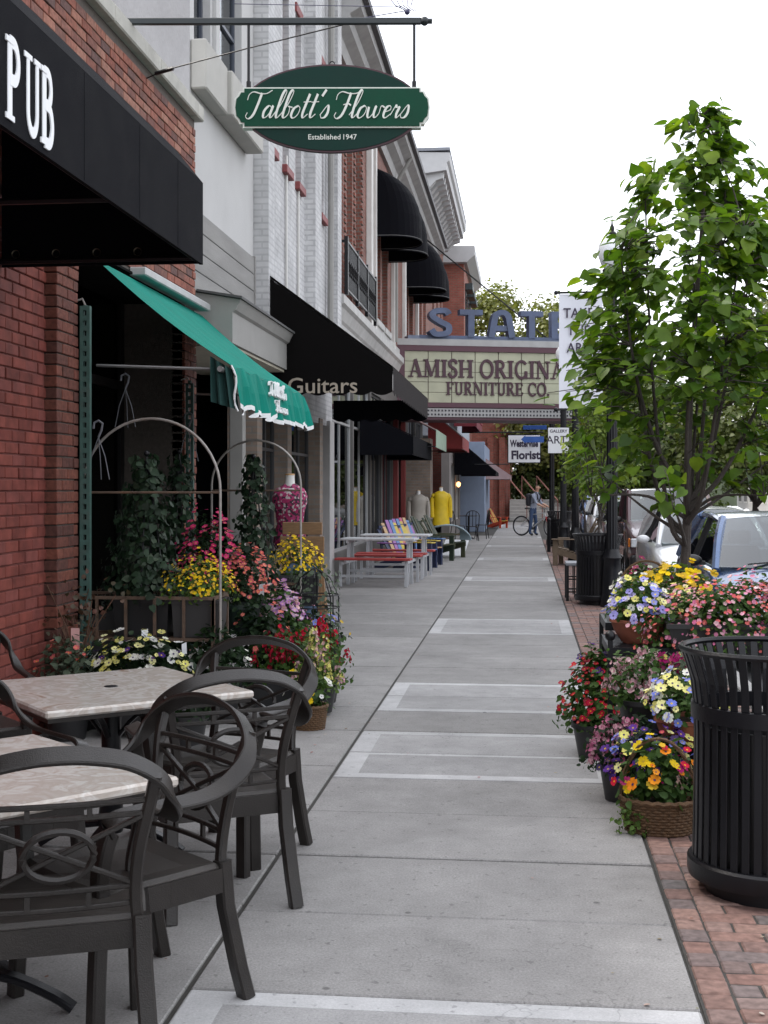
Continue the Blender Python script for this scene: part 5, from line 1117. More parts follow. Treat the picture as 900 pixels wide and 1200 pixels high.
def plant(name, label, loc, pot, rx, ry, h, leafcol, nleaf, leaf, blooms, cat='potted plant', droop=.12, group=None, spike=False):
    """blooms: list of (colour, count, size, lo, hi) - lo..hi is the part of the height where they sit"""
    PLN[0] += 1; rng = np.random.default_rng(100 + PLN[0]); T = Thing(name, label, cat, loc, rng.uniform(-.15, .15), group); z0 = pot_mesh(T, pot)
    ph = rng.uniform(0, 6.28, 6)
    def dome(n, lo=0., hi=1., shell=.55):      # uneven mound: lobes round the rim, sprigs that stand out
        u = rng.uniform(lo, hi, n); a = rng.uniform(0, 2 * math.pi, n); rad = np.sqrt(np.clip(1 - (u * .96) ** 2.2, .02, 1)) * rng.uniform(shell, 1.05, n)
        rad = rad * (1 + .16 * np.sin(2 * a + ph[0]) + .13 * np.sin(5 * a + ph[1] + 3 * u) + .08 * np.sin(9 * a + ph[2])); u = u * (1 + .14 * np.sin(3 * a + ph[3]) + .10 * np.sin(7 * a + ph[4])) + (rng.random(n) < .04) * rng.uniform(0, .2, n)
        P = np.stack([rx * rad * np.cos(a), ry * rad * np.sin(a), z0 - droop * h * (1 - u) + u * h], 1)
        Nn = np.stack([np.cos(a) * (1 - u * .6), np.sin(a) * (1 - u * .6), u * 1.1 + .25], 1); return P, Nn, a
    if spike:
        ns = max(6, sum(q[1] for q in blooms) // 9); SP, SN, SA = dome(ns, .35, 1, .2)
        stems = B()
        for p in SP: stems.tube([(p[0] * .4, p[1] * .4, z0 * .8), (p[0] * .8, p[1] * .8, (z0 * .8 + p[2]) / 2), tuple(p)], .0035, 4)
        T.add('stems', stems, gmat(leafcol), kind='stuff')
    nleaf = int(nleaf * 1.5)
    P, Nn, _ = dome(nleaf, 0, .86 if spike else .98, .25)
    V, F = scatter(LEAF_V[:6] * np.array([.8, 1, 1]), LEAF_F4, P, Nn + rng.normal(0, .6, P.shape), leaf * rng.uniform(.45, 1.25, len(P)), rng)
    T.add('foliage', npmesh('foliage', V, F, gmat(leafcol)), None, kind='stuff')
    for c, n, s, lo, hi in blooms:
        n = int(n * (1.7 if s < .026 else 1.25))
        if spike:
            i = rng.integers(0, len(SP), n); t = rng.uniform(0, 1, n); P = SP[i].copy(); P[:, 2] -= t * h * .30; an = rng.uniform(0, 2 * math.pi, n); rr = .010 + .016 * t
            P[:, 0] += rr * np.cos(an); P[:, 1] += rr * np.sin(an); Nn = np.stack([np.cos(an), np.sin(an), np.full(n, .35)], 1); tv, tf = PET4
        else:
            P, Nn, _ = dome(n, lo, hi, .82); P += Nn / np.linalg.norm(Nn, axis=1, keepdims=True) * .022; Nn += rng.normal(0, .3, P.shape) + np.array([0, -.35, 0]); tv, tf = PET5
        sz = s * .86 * rng.uniform(.38, 1.18, len(P)) ** .8; st_ = rng.bit_generator.state; V, F = scatter(tv, tf, P, Nn, sz, rng)
        T.add('blossoms', npmesh('blossoms', V, F, fmat(c)), None, kind='stuff')
        if s > .02 and not spike:      # dark or yellow eyes of the larger blossoms
            rng.bit_generator.state = st_; e = PET5[0] * np.array([.22, .22, .1]) + np.array([0, 0, .05]); V, F = scatter(e, PET5[1], P, Nn, sz, rng)
            T.add('blossom_eyes', npmesh('blossom_eyes', V, F, fmat('purple' if c in ('white', 'lemon', 'lav', 'orange') else 'yellow')), None, kind='stuff')
    return T
rust = mat('rusty iron', (.10, .065, .045), .75, .35, 18, .3, 90, dirt=.5, dirtcol=(.19, .08, .035)); galv = mat('dull pipe grey', (.30, .28, .26), .5, .25, 14, metal=.4, dirt=.4, dirtcol=(.2, .11, .06))
# ---- plant racks with arched frames in front of the flower shop
def rack(label, x0, x1, y0, y1, zs, zr, za, ztop, cross):
    T = Thing('plant_rack', label, 'plant rack', ((x0 + x1) / 2, (y0 + y1) / 2, 0), abs=True)
    c = (x0 + x1) / 2; r = (x1 - x0) / 2
    T.add('arch', B().tube([(x0, y0, 0), (x0, y0, za * .5), (x0, y0, za - .05)] + [(c - r * math.cos(a), y0, za + (ztop - za) * math.sin(a)) for a in np.linspace(0, math.pi, 25)] + [(x1, y0, za - .05), (x1, y0, za * .5), (x1, y0, 0)], .0095, 7, up=(0, 1, 0)), galv)
    for z in cross: T.add('crossbar', B().tube([(x0, y0, z), (x1, y0, z)], .009, 6), rust)
    b = B()
    for z in (zs, zr):
        b.bar((x0 - .1, y0, z), (x1 - .05, y0, z), .022, .022); b.bar((x0 - .1, y1, z), (x1 - .05, y1, z), .022, .022); b.bar((x0 - .1, y0, z), (x0 - .1, y1, z), .022, .022); b.bar((x1 - .05, y0, z), (x1 - .05, y1, z), .022, .022)
    T.add('basket_frame', b, rust)
    for k in range(6): T.add('upright', B().bar((x0 - .1 + (x1 - x0 + .05) * k / 5, y0 - .003, zs), (x0 - .1 + (x1 - x0 + .05) * k / 5, y0 - .003, zr), .02, .014), rust)
    s_ = B()
    for k in range(12): s_.bar((x0 - .1, y0 + (y1 - y0) * k / 11, zs - .005), (x1 - .05, y0 + (y1 - y0) * k / 11, zs - .005), .016, .008)
    T.add('shelf', s_, rust)
    for x in (x0 - .1, x1 - .05):
        for y in (y0, y1): T.add('leg', B().bar((x, y + .002, 0), (x, y + .002, zr), .024, .024), rust)
rack('arched plant rack nearest the cafe tables, holding ivy and yellow flowers', -3.06, -2.08, 8.62, 9.02, .555, .84, 1.58, 2.08, (1.57,))
rack('smaller arched plant rack behind, holding yellow flowers by the mannequin', -2.62, -1.86, 10.55, 10.9, .60, .80, 1.62, 2.0, (1.58,))
for q, (x, y, z1) in enumerate(((-3.0, 8.52, 2.85), (-3.02, 11.35, 2.55))):
    T = Thing('slotted_post', ['green slotted steel post standing against the brick pier', 'dark slotted steel post at the far side of the flower shop'][q], 'post', (x, y, 0), abs=True)
    b = B().box(x - .035, x - .012, y - .02, y + .02, 0, z1).box(x + .012, x + .035, y - .02, y + .02, 0, z1); k = .02
    while k < z1: b.box(x - .012, x + .012, y - .019, y + .019, k, k + .035); k += .07
    T.add('perforated_strip', b, mat('aged green paint', (.045, .10, .085), .6, .25, 14, dirt=.4, dirtcol=(.1, .09, .08)))
    T.add('top_hook', B().tube([(x, y, z1), (x - .02, y - .01, z1 + .05), (x - .08, y - .02, z1 + .03)], .008, 5), galv)
for q, (x, y, z) in enumerate(((-2.92, 8.55, 2.02), (-3.0, 9.4, 2.42), (-2.75, 10.3, 2.18))):
    T = Thing('plant_hanger', ['pale plastic plant hanger hooked over the near arch', 'plant hanger dangling high in the dark shop opening', 'plant hanger hanging between the two arches'][q], 'hanger', (x, y, z - .4), group='plastic plant hangers', abs=True)
    hp_ = mat('pale plastic', (.12, .125, .14), .5)
    T.add('hook', B().tube([(x - .035, y, z - .01), (x - .03, y, z + .03), (x, y, z + .045), (x + .03, y, z + .025), (x + .022, y, z - .02), (x, y, z - .07)], .008, 6, up=(0, 1, 0)), hp_)
    for dx, dy in ((-.08, 0), (.0, .06), (.085, -.02)): T.add('strand', B().tube([(x, y, z - .07), (x + dx * .6, y + dy * .6, z - .2), (x + dx, y + dy, z - .36)], .0035, 4), hp_)

def ivy(label, loc, pot, h, r, n, cone=True):
    PLN[0] += 1; rng = np.random.default_rng(300 + PLN[0]); T = Thing('potted_ivy', label, 'ivy', loc); z0 = pot_mesh(T, pot)
    b = B()
    for k in range(4): b.tube([(r * .6 * math.cos(k * 1.57), r * .6 * math.sin(k * 1.57), z0 * .8), (0, 0, z0 + h)], .006, 4)
    b.ball((0, 0, z0 + h + .02), .022); T.add('trellis', b, black_iron)
    u = rng.uniform(0, 1, n) ** 1.1; a = rng.uniform(0, 2 * math.pi, n); rad = r * (1.05 - .75 * u) * rng.uniform(.5, 1.15, n) * (1 + .25 * np.sin(5 * u * 6 + a))
    P = np.stack([rad * np.cos(a), rad * np.sin(a), z0 + u * h * 1.02 - .08 * rng.random(n)], 1); Nn = np.stack([np.cos(a), np.sin(a), np.full(n, .35)], 1) + rng.normal(0, .35, (n, 3))
    V, F = scatter(HV, HF, P, Nn, rng.uniform(.03, .062, n), rng); T.add('foliage', npmesh('foliage', V, F, island('ivy leaf', [(.010, .022, .011), (.016, .036, .017), (.028, .055, .027), (.008, .018, .010), (.06, .085, .052)], .5, .2, 20, transl=.15, spec=.22)), None, kind='stuff')
    return T
ivy('tall cone of dark ivy in a black planter on the near arched rack', (-2.66, 8.82, .565), ('box', .2, .15, .26, potblk), 1.0, .25, 760)
ivy('cone of dark ivy climbing a trellis under the farther arch', (-2.22, 10.35, .55), ('round', .14, .24, potblk), 1.05, .22, 640)
ivy('dim trailing ivy deep between the two arches', (-2.72, 9.9, .7), ('round', .14, .22, potblk), .95, .24, 420)
ivy('low bushy ivy beside the slotted post at the left of the rack', (-2.93, 9.35, .5), ('round', .15, .24, potblk), .85, .22, 420)
plant('yellow_violas', 'mass of small yellow violas in a grey planter on the near rack', (-2.27, 8.80, .565), ('box', .17, .14, .26, potgry), .24, .2, .24, 'lite', 420, .035, [('yellow', 210, .015, .25, 1)])
plant('yellow_violas', 'mass of yellow violas in a black box under the farther arch', (-1.93, 10.7, .61), ('box', .2, .14, .26, potblk), .22, .17, .26, 'mid', 300, .035, [('yellow', 190, .019, .2, 1)])
plant('azalea', 'hot pink azalea behind the yellow violas', (-2.40, 9.55, .55), ('round', .15, .25, potblk), .27, .24, .52, 'dark', 520, .045, [('hot', 190, .027, .3, 1)])
plant('coral_geranium', 'coral pink flowers tumbling between the two racks', (-2.13, 9.55, .5), ('round', .14, .22, potgrn), .25, .22, .36, 'dark', 380, .045, [('coral', 160, .022, .3, 1)])
plant('mauve_pansies', 'mauve and white pansies with a white ribbon, right of the coral flowers', (-1.90, 9.75, .32), ('round', .13, .22, potblk), .20, .18, .26, 'mid', 300, .04, [('mauve', 90, .028, .2, 1), ('blush', 45, .026, .3, 1)])
plant('red_snapdragons', 'bed of red snapdragons beyond the farthest cafe chair', (-1.72, 9.2, .02), ('box', .24, .15, .22, potblk), .30, .22, .36, 'mid', 460, .045, [('red', 330, .019, 0, 1)], spike=True)
plant('red_snapdragons', 'red snapdragons at the sidewalk edge of the left flower display', (-1.5, 9.35, .02), ('round', .15, .22, potblk), .21, .19, .36, 'mid', 340, .045, [('red', 220, .019, 0, 1)], spike=True)
plant('white_snapdragons', 'lemon and blush snapdragons trailing at the display corner', (-1.46, 8.95, .02), ('round', .14, .18, potblk), .19, .19, .34, 'lite', 330, .04, [('lemon', 210, .018, 0, 1), ('blush', 150, .018, 0, 1)], spike=True)
plant('pansy_basket', 'small wicker basket with yellow and white pansies on the sidewalk', (-1.43, 8.42, 0), ('basket', .12, .12, .15), .13, .12, .24, 'mid', 170, .045, [('yellow', 7, .036, .3, 1), ('white', 6, .036, .2, .8)], cat='flower basket')
plant('cream_pansies', 'cream pansies and leafy greens low behind the marble table', (-2.48, 8.05, .05), ('box', .26, .14, .28, potblk), .34, .2, .28, 'dark', 420, .055, [('lemon', 60, .034, .3, 1), ('white', 40, .036, .4, 1), ('purple', 18, .03, .3, 1)])
plant('yellow_pansies', 'yellow pansies in a low pot beside the marble table', (-2.08, 7.75, 0), ('round', .13, .2, potblk), .18, .16, .2, 'dark', 200, .05, [('yellow', 22, .034, .2, 1)])
plant('leafy_pot', 'dark leafy pot filling the gap under the near arch', (-2.1, 8.65, 0), ('round', .16, .26, potblk), .24, .2, .34, 'dark', 420, .055, [('white', 10, .03, .3, 1)])
plant('leafy_pot', 'dark leafy pot on the ground behind the coral flowers', (-1.85, 10.1, 0), ('round', .16, .26, potblk), .26, .22, .4, 'dark', 420, .055, [('pink', 16, .026, .3, 1)])
plant('leafy_pot', 'silvery leafy pot on the ground left of the near rack', (-2.9, 7.9, 0), ('round', .15, .24, potblk), .22, .2, .36, 'silver', 320, .05, [('coral', 12, .026, .3, 1)])
plant('mixed_pansies', 'purple and yellow pansies low beneath the near rack', (-2.72, 8.35, 0), ('box', .24, .13, .22, potblk), .32, .18, .26, 'dark', 420, .05, [('purple', 24, .03, .2, 1), ('yellow', 16, .03, .2, 1), ('white', 14, .03, .2, 1)])
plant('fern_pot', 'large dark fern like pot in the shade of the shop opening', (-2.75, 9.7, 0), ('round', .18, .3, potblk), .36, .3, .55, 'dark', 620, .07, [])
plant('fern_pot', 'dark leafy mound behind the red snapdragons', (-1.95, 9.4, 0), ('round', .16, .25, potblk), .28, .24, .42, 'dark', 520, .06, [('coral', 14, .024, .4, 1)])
plant('leafy_pot', 'broad leafy pot at the foot of the trellis obelisk', (-1.75, 9.75, 0), ('round', .15, .24, potblk), .22, .2, .3, 'mid', 340, .055, [('magenta', 20, .026, .3, 1)])
# trellis obelisk with vines and a blue and yellow skirt
T = plant('trellis_obelisk', 'wire trellis obelisk with bare vines, blue and yellow pansies at its foot', (-1.68, 10.2, .1), ('box', .2, .15, .3, potblk), .23, .18, .16, 'dark', 220, .04, [('blue', 30, .032, .2, 1), ('yellow', 20, .034, .2, 1)])
b = B()
for k in range(8):
    a = k * math.pi / 4; b.tube([(.19 * math.cos(a), .15 * math.sin(a), .3), (.19 * math.cos(a), .15 * math.sin(a), .62), (.12 * math.cos(a), .1 * math.sin(a), .78), (0, 0, .86)], .005, 4)
for z in (.42, .54, .64): b.tube([(.195 * math.cos(a), .155 * math.sin(a), z) for a in np.linspace(0, 6.28, 17)[:-1]], .005, 4, True)
T.add('wire_frame', b, black_iron)
rng = np.random.default_rng(5); n = 240; a = rng.uniform(0, 6.28, n); P = np.stack([.2 * np.cos(a), .17 * np.sin(a), rng.uniform(.35, .85, n)], 1); V, F = scatter(LEAF_V[:6], LEAF_F4, P, np.stack([np.cos(a), np.sin(a), a * 0 + .4], 1), rng.uniform(.02, .045, n), rng); T.add('vine', npmesh('vine', V, F, gmat('silver')), None, kind='stuff')
# twiggy plant with a paper tag by the wall
T = Thing('twiggy_plant', 'brown twiggy plant with a pink paper tag by the brick pier', 'potted plant', (-2.95, 8.2, 0)); pot_mesh(T, ('round', .13, .3, potblk)); b = B(); rng = np.random.default_rng(8); tips = []
for k in range(26):
    a = rng.uniform(0, 6.28); r_ = rng.uniform(.08, .26); z = rng.uniform(.6, 1.0); tips.append((r_ * math.cos(a), r_ * math.sin(a), z)); b.tube([(0, 0, .28), (r_ * .4 * math.cos(a + .4), r_ * .4 * math.sin(a + .4), z * .7), tips[-1]], .004, 4)
T.add('twigs', b, mat('brown twig', (.10, .05, .03), .8), kind='stuff')
tp = np.array(tips * 6); tp += rng.normal(0, .07, tp.shape); V, F = scatter(LEAF_V[:6], LEAF_F4, tp, rng.normal(0, 1, tp.shape), rng.uniform(.03, .05, len(tp)), rng); T.add('foliage', npmesh('foliage', V, F, island('bronze leaf', [(.08, .035, .025), (.05, .045, .02), (.12, .05, .035)], .5, .2, transl=.2)), None, kind='stuff')
T.add('paper_tag', B().box(.05, .105, -.24, -.237, .55, .70), mat('pink paper', (.66, .38, .36), .8))
for q, (x, y, z) in enumerate(((-1.98, 9.5, .78), (-2.55, 8.4, .55), (-2.32, 8.58, .44))):
    solo('plant_label', ['white plant label stuck beside the mauve pansies', 'white folded plant label under the near rack', 'small white plant tag hanging from the near rack'][q], 'label', B().slab((-.022, 0, 0), (.022, 0, .01), (.028, .012, .10), (-.015, .012, .09), .002), signw, (x, y, z), .5 * q)

# ---- tiered stand and flowers on the right
T = Thing('flower_stand', 'black iron tiered flower stand beside the sidewalk bricks', 'plant stand', (1.0, 7.2, 0), abs=True)
def shelf(x0, x1, y0, y1, z):
    b = B().box(x0, x1, y0, y0 + .02, z - .05, z).box(x0, x1, y1 - .02, y1, z - .05, z).box(x0, x0 + .02, y0 + .02, y1 - .02, z - .05, z).box(x1 - .02, x1, y0 + .02, y1 - .02, z - .05, z)
    n = int((y1 - y0) / .06)
    for k in range(n): b.box(x0 + .02, x1 - .02, y0 + .03 + k * .06, y0 + .065 + k * .06, z - .012, z - .002)
    T.add('shelf', b, black_iron)
shelf(.47, 1.55, 7.32, 8.0, .70); shelf(.50, 1.55, 6.45, 7.05, .31); shelf(.50, 1.55, 8.1, 8.7, .76)
for x, y, z in ((.48, 7.33, .74), (.48, 7.98, .70), (1.53, 7.33, .70), (1.53, 7.98, .70), (.51, 6.46, .31), (1.53, 6.46, .31), (.51, 7.04, .31), (1.53, 7.04, .31), (.51, 8.68, .76), (1.53, 8.68, .76)): T.add('post', B().bar((x, y, 0), (x, y, z), .028, .028), black_iron)
T.add('finial', B().ball((.48, 7.33, .765), .03), black_iron)
for k in range(5): T.add('side_bar', B().bar((.487, 7.42 + k * .12, .05), (.487, 7.42 + k * .12, .66), .012, .012), black_iron)
plant('pansy_bowl', 'terracotta bowl of blue, lavender and lemon pansies on the top shelf', (.66, 7.58, .70), ('bowl', .165, .14, terra), .205, .19, .21, 'mid', 420, .04, [('lav', 46, .03, .1, 1), ('blue', 26, .03, .1, .9), ('lemon', 40, .028, .2, 1), ('white', 16, .028, .2, 1)])
plant('pansy_bowl', 'terracotta pot of small flowers just behind the lavender pansy bowl', (.93, 7.8, .70), ('bowl', .15, .14, terra), .17, .16, .14, 'mid', 240, .04, [('lemon', 30, .022, .2, 1), ('blush', 20, .022, .2, 1)])
plant('yellow_pansies', 'bright yellow pansies at the foot of the young tree trunk', (.96, 8.35, .76), ('round', .17, .12, potblk), .27, .2, .20, 'lite', 420, .04, [('yellow', 85, .033, .35, 1)])
plant('burgundy_pansies', 'burgundy and white pansies in a wicker handled basket behind the yellow pansies', (.80, 8.58, .76), ('basket', .2, .16, .11, .36), .2, .17, .20, 'mid', 260, .04, [('magenta', 40, .027, .3, 1), ('white', 40, .027, .3, 1)], cat='flower basket')
plant('pink_flower_bed', 'long planter of coral and pink flowers behind the trash can rim', (1.13, 7.42, .70), ('box', .34, .13, .14, potblk), .46, .24, .19, 'mid', 1300, .04, [('coral', 210, .016, .0, 1), ('pink', 130, .016, .0, 1), ('blush', 150, .016, .0, 1)], droop=.75)
plant('pink_flower_bed', 'pink and white flowers spilling at the right edge above the trash can', (1.43, 7.62, .70), ('box', .2, .13, .14, potblk), .3, .24, .24, 'mid', 600, .04, [('blush', 150, .018, .1, 1), ('pink', 80, .018, .1, 1), ('coral', 60, .018, .1, 1)])
plant('pink_snapdragons', 'pale pink snapdragons on the middle shelf by the finial post', (.62, 6.92, .31), ('round', .13, .17, potblk), .22, .17, .26, 'mid', 380, .04, [('blush', 330, .017, 0, 1), ('white', 60, .016, 0, 1)], spike=True)
plant('magenta_snapdragons', 'deep magenta snapdragons on the middle shelf', (.84, 6.93, .31), ('round', .13, .17, potblk), .2, .16, .26, 'silver', 340, .04, [('magenta', 180, .021, 0, 1), ('lemon', 70, .018, 0, 1)], spike=True)
plant('pansy_bowl', 'terracotta bowl of cream and blue pansies on the middle shelf', (.80, 6.56, .31), ('bowl', .15, .14, terra), .2, .17, .20, 'mid', 320, .04, [('lemon', 42, .034, .2, 1), ('white', 24, .034, .2, 1), ('blue', 34, .031, .1, .9)])
plant('red_dianthus', 'red flowers in a dark mound at the left foot of the stand', (.43, 7.75, 0), ('round', .15, .2, potblk), .21, .2, .38, 'mid', 1100, .042, [('red', 120, .022, .15, 1), ('purple', 16, .03, .85, 1)])
plant('pink_snapdragons', 'low pink snapdragons leaning over the sidewalk edge', (.5, 6.68, 0), ('round', .12, .18, potblk), .19, .17, .26, 'dark', 360, .04, [('pink', 190, .017, 0, 1), ('blush', 140, .017, 0, 1)], spike=True)
plant('purple_pansies', 'dark purple and cream pansies just behind the wicker basket', (.60, 6.38, 0), ('round', .13, .18, potblk), .19, .15, .22, 'dark', 300, .045, [('purple', 60, .032, .1, 1), ('lemon', 22, .034, .2, 1), ('blue', 18, .03, .3, 1)])
plant('wicker_flower_basket', 'wicker basket with hooped handle, orange and yellow pansies, on the bricks', (.62, 6.08, 0), ('basket', .175, .13, .15, .43), .17, .12, .24, 'mid', 210, .055, [('orange', 9, .036, .4, 1), ('yellow', 8, .038, .3, 1), ('red', 8, .03, .3, 1), ('magenta', 6, .03, .2, .7)], cat='flower basket')
plant('trailing_greens', 'pale trailing greens spilling from the left of the wicker basket', (.50, 6.02, .06), ('none',), .09, .08, .07, 'lite', 120, .03, [], cat='plant', droop=.7)
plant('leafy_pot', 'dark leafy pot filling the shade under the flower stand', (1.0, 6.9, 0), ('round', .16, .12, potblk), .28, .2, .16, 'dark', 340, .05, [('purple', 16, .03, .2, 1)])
plant('leafy_pot', 'leafy pot beside the trash can under the middle shelf', (.98, 6.2, 0), ('round', .14, .2, potblk), .2, .16, .26, 'dark', 320, .05, [('blue', 14, .03, .2, 1), ('white', 10, .03, .2, 1)])

# fallen leaves and petals on the slabs and bricks
rng = np.random.default_rng(21); n = 90; P = np.stack([rng.uniform(-1.6, 1.6, n), rng.uniform(3.9, 16, n), np.full(n, .006)], 1); P[:50, 0] = rng.normal(.45, .25, 50); P[50:70, 0] = rng.normal(-1.25, .12, 20); P[50:70, 1] = rng.uniform(7.6, 9.5, 20)
V, F = scatter(LEAF_V[:6] * np.array([1, 1, .25]), LEAF_F4, P, np.array([[0, 0, 1.0]]) + rng.normal(0, .08, (n, 3)), rng.uniform(.008, .024, n), rng)
lt = obj('leaf_litter', npmesh('leaf_litter', V, F, island('litter', [(.10, .12, .03), (.2, .16, .08), (.4, .36, .3), (.35, .1, .1), (.12, .08, .04)], .8, .2)), kind='stuff'); tag(lt, 'scattered fallen petals and bits of leaf on the pavement', 'litter')

# ================================================================ things farther up the sidewalk
greyp = mat('pale grey painted wood', (.50, .51, .52), .55, .08, 8, dirt=.2, dirtcol=(.3, .3, .3)); redp = mat('red painted plank', (.36, .045, .04), .5, .1, 10); greyleg = mat('light grey metal leg', (.45, .46, .48), .5, .08, 8)
def picnic(label, loc, rz):
    T = Thing('picnic_table', label, 'picnic table', loc, rz, 'picnic tables with red benches')
    for k in range(4): T.add('top_plank', B().box(-.62, .62, -.29 + k * .147, -.15 + k * .147, .735, .77, .005), greyp)
    for s in (-1, 1):
        for k in range(2): T.add('bench_plank', B().box(-.62, .62, s * .58 - .135 + k * .137, s * .58 - .003 + k * .137, .43, .465, .005), redp)
        for e in (-1, 1):
            T.add('leg', B().bar((e * .5, s * .12, .735), (e * .5, s * .22, 0), .05, .05), greyleg); T.add('leg', B().bar((e * .54, s * .58, .43), (e * .54, s * .62, 0), .045, .045), greyleg)
    for e in (-1, 1): T.add('beam', B().box(e * .5 - .02, e * .5 + .02, -.66, .66, .36, .41).box(e * .5 - .02, e * .5 + .02, -.28, .28, .69, .733), greyleg)
    T.add('stretcher', B().box(-.5, .5, -.02, .02, .2, .24).box(-.52, .52, -.6, -.565, .15, .19), greyleg)
    return T.e
p0 = picnic('nearer pale grey picnic table with red benches outside the guitar shop', (-2.40, 21.2, 0), R(-4))
dup(p0, (-2.30, 23.0, 0), R(-3), 'farther pale grey picnic table with red benches, overlapped by the nearer one')
def adirondack(label, loc, rz, mats, sl=1.0):
    T = Thing('adirondack_chair', label, 'chair', loc, rz, 'wooden lounge chairs on the sidewalk'); n = 6; fm_ = mats[-1]
    for k in range(n):
        x = (k - (n - 1) / 2) * .092; sp = (k - (n - 1) / 2) * .018; top = .98 - .028 * (k - (n - 1) / 2) ** 2
        T.add('back_slat', B().bar((x, -.16, .26), (x + sp, -.52, top), .082, .018, up=(0, 1, .4)), mats[k % len(mats)])
    for k in range(6):
        y = .34 - k * .09; T.add('seat_slat', B().box(-.28, .28, y - .04, y + .04, .36 - k * .022, .38 - k * .022), mats[(k + 2) % len(mats)])
    for s in (-1, 1):
        T.add('arm', B().box(s * .36 - .065, s * .36 + .065, -.42, .36, .53, .552, .008), mats[(1 if s < 0 else 3) % len(mats)])
        T.add('leg', B().box(s * .32 - .02, s * .32 + .02, .24, .34, 0, .53), fm_); T.add('leg', B().prism([(s * .31 - .015, .36, .26), (s * .31 - .015, .36, .38), (s * .31 - .015, -.62, .10), (s * .31 - .015, -.70, 0), (s * .31 - .015, -.52, 0)], (.03, 0, 0)), fm_)
        T.add('arm_post', B().bar((s * .335, -.34, .3), (s * .335, -.38, .53), .05, .03), fm_)
    T.add('back_brace', B().box(-.34, .34, -.41, -.385, .50, .56).box(-.3, .3, -.5, -.475, .82, .87), fm_)
    return T.e
cl = lambda n, c: mat('slat paint ' + n, c, .5, .1, 10)
rb = [cl('coral', (.46, .16, .11)), cl('yellow', (.5, .38, .06)), cl('sky', (.10, .2, .4)), cl('violet', (.28, .12, .34)), cl('peach', (.48, .32, .17)), cl('navy', (.03, .04, .09))]
rb2 = [rb[1], rb[1], rb[2], rb[3], rb[0], rb[5]]; rb3 = [rb[3], rb[2], rb[4], cl('rose', (.5, .1, .2)), rb[3], rb[5]]
adirondack('lounge chair with coral and peach back slats beside the picnic tables', (-2.25, 24.6, 0), R(-128), rb)
adirondack('lounge chair with yellow and blue back slats, middle of the bright row', (-2.22, 25.6, 0), R(-128), rb2)
adirondack('lounge chair with violet and rose back slats, last of the bright row', (-2.18, 26.6, 0), R(-128), rb3)
ol = cl('olive', (.06, .065, .035)); wd = mat('weathered chair wood', (.17, .125, .085), .8, .2, 20); dk = cl('dark green', (.03, .045, .03))
adirondack('olive lounge chair with rounded back before the pale coat', (-2.0, 28.0, 0), R(-115), [ol, dk]); adirondack('dark green lounge chair draped with a pale cloth', (-1.8, 29.4, 0), R(-110), [dk, ol])
adirondack('weathered wooden lounge chair on the kerb side facing the shops', (.98, 27.0, 0), R(78), [wd]); adirondack('small yellow and red lounge chair past the blue pillar', (-1.05, 51.5, 0), R(-120), [rb[1], cl('fire', (.5, .06, .02)), rb[1], MC['slat paint fire']]).scale = (.8, .8, .8)
solo('draped_cloth', 'pale blue cloth thrown over the dark green lounge chair', 'cloth', B().sweep(smooth3([(-.3, -.1, .72), (-.1, -.14, .76), (.15, -.12, .74), (.32, -.05, .6), (.36, .0, .42)], 3), rect(.3, .03), smooth=True), cl('cloth', (.3, .38, .42)), (-1.7, 29.25, 0))
solo('leaning_board', 'white board lying tilted on the sidewalk before the lounge chairs', 'board', B().slab((-.3, -.45, .02), (.3, -.45, .02), (.1, .35, .36), (-.5, .35, .36), .03), signw, (-1.55, 30.4, 0), R(-20))
def table_small(label, loc):
    T = Thing('side_table', label, 'table', loc); T.add('top', B().box(-.22, .22, -.22, .22, .44, .47, .005), wd)
    for sx in (-1, 1):
        for sy in (-1, 1): T.add('leg', B().box(sx * .19 - .02, sx * .19 + .02, sy * .19 - .02, sy * .19 + .02, 0, .44), wd)
table_small('small wooden side table beyond the lounge chairs', (-1.75, 31.8, 0))
# open black frame table on the bricks
T = Thing('frame_table', 'low black frame table with grid sides beside the trash can', 'table', (.80, 18.6, 0)); T.add('top', B().box(-.22, .22, -.3, .3, .50, .54, .005), mat('pale slate top', (.3, .31, .34), .4))
for sx in (-1, 1):
    for sy in (-1, 1): T.add('leg', B().box(sx * .2 - .02, sx * .2 + .02, sy * .28 - .02, sy * .28 + .02, 0, .5), black_iron)
for s in (-1, 1):
    b = B()
    for k in range(3): b.box(-.1 + k * .1 - .008, -.1 + k * .1 + .008, s * .28 - .008, s * .28 + .008, .05, .5)
    for z in (.12, .3): b.box(-.18, .18, s * .28 - .009, s * .28 + .009, z, z + .018)
    T.add('grid', b, black_iron)
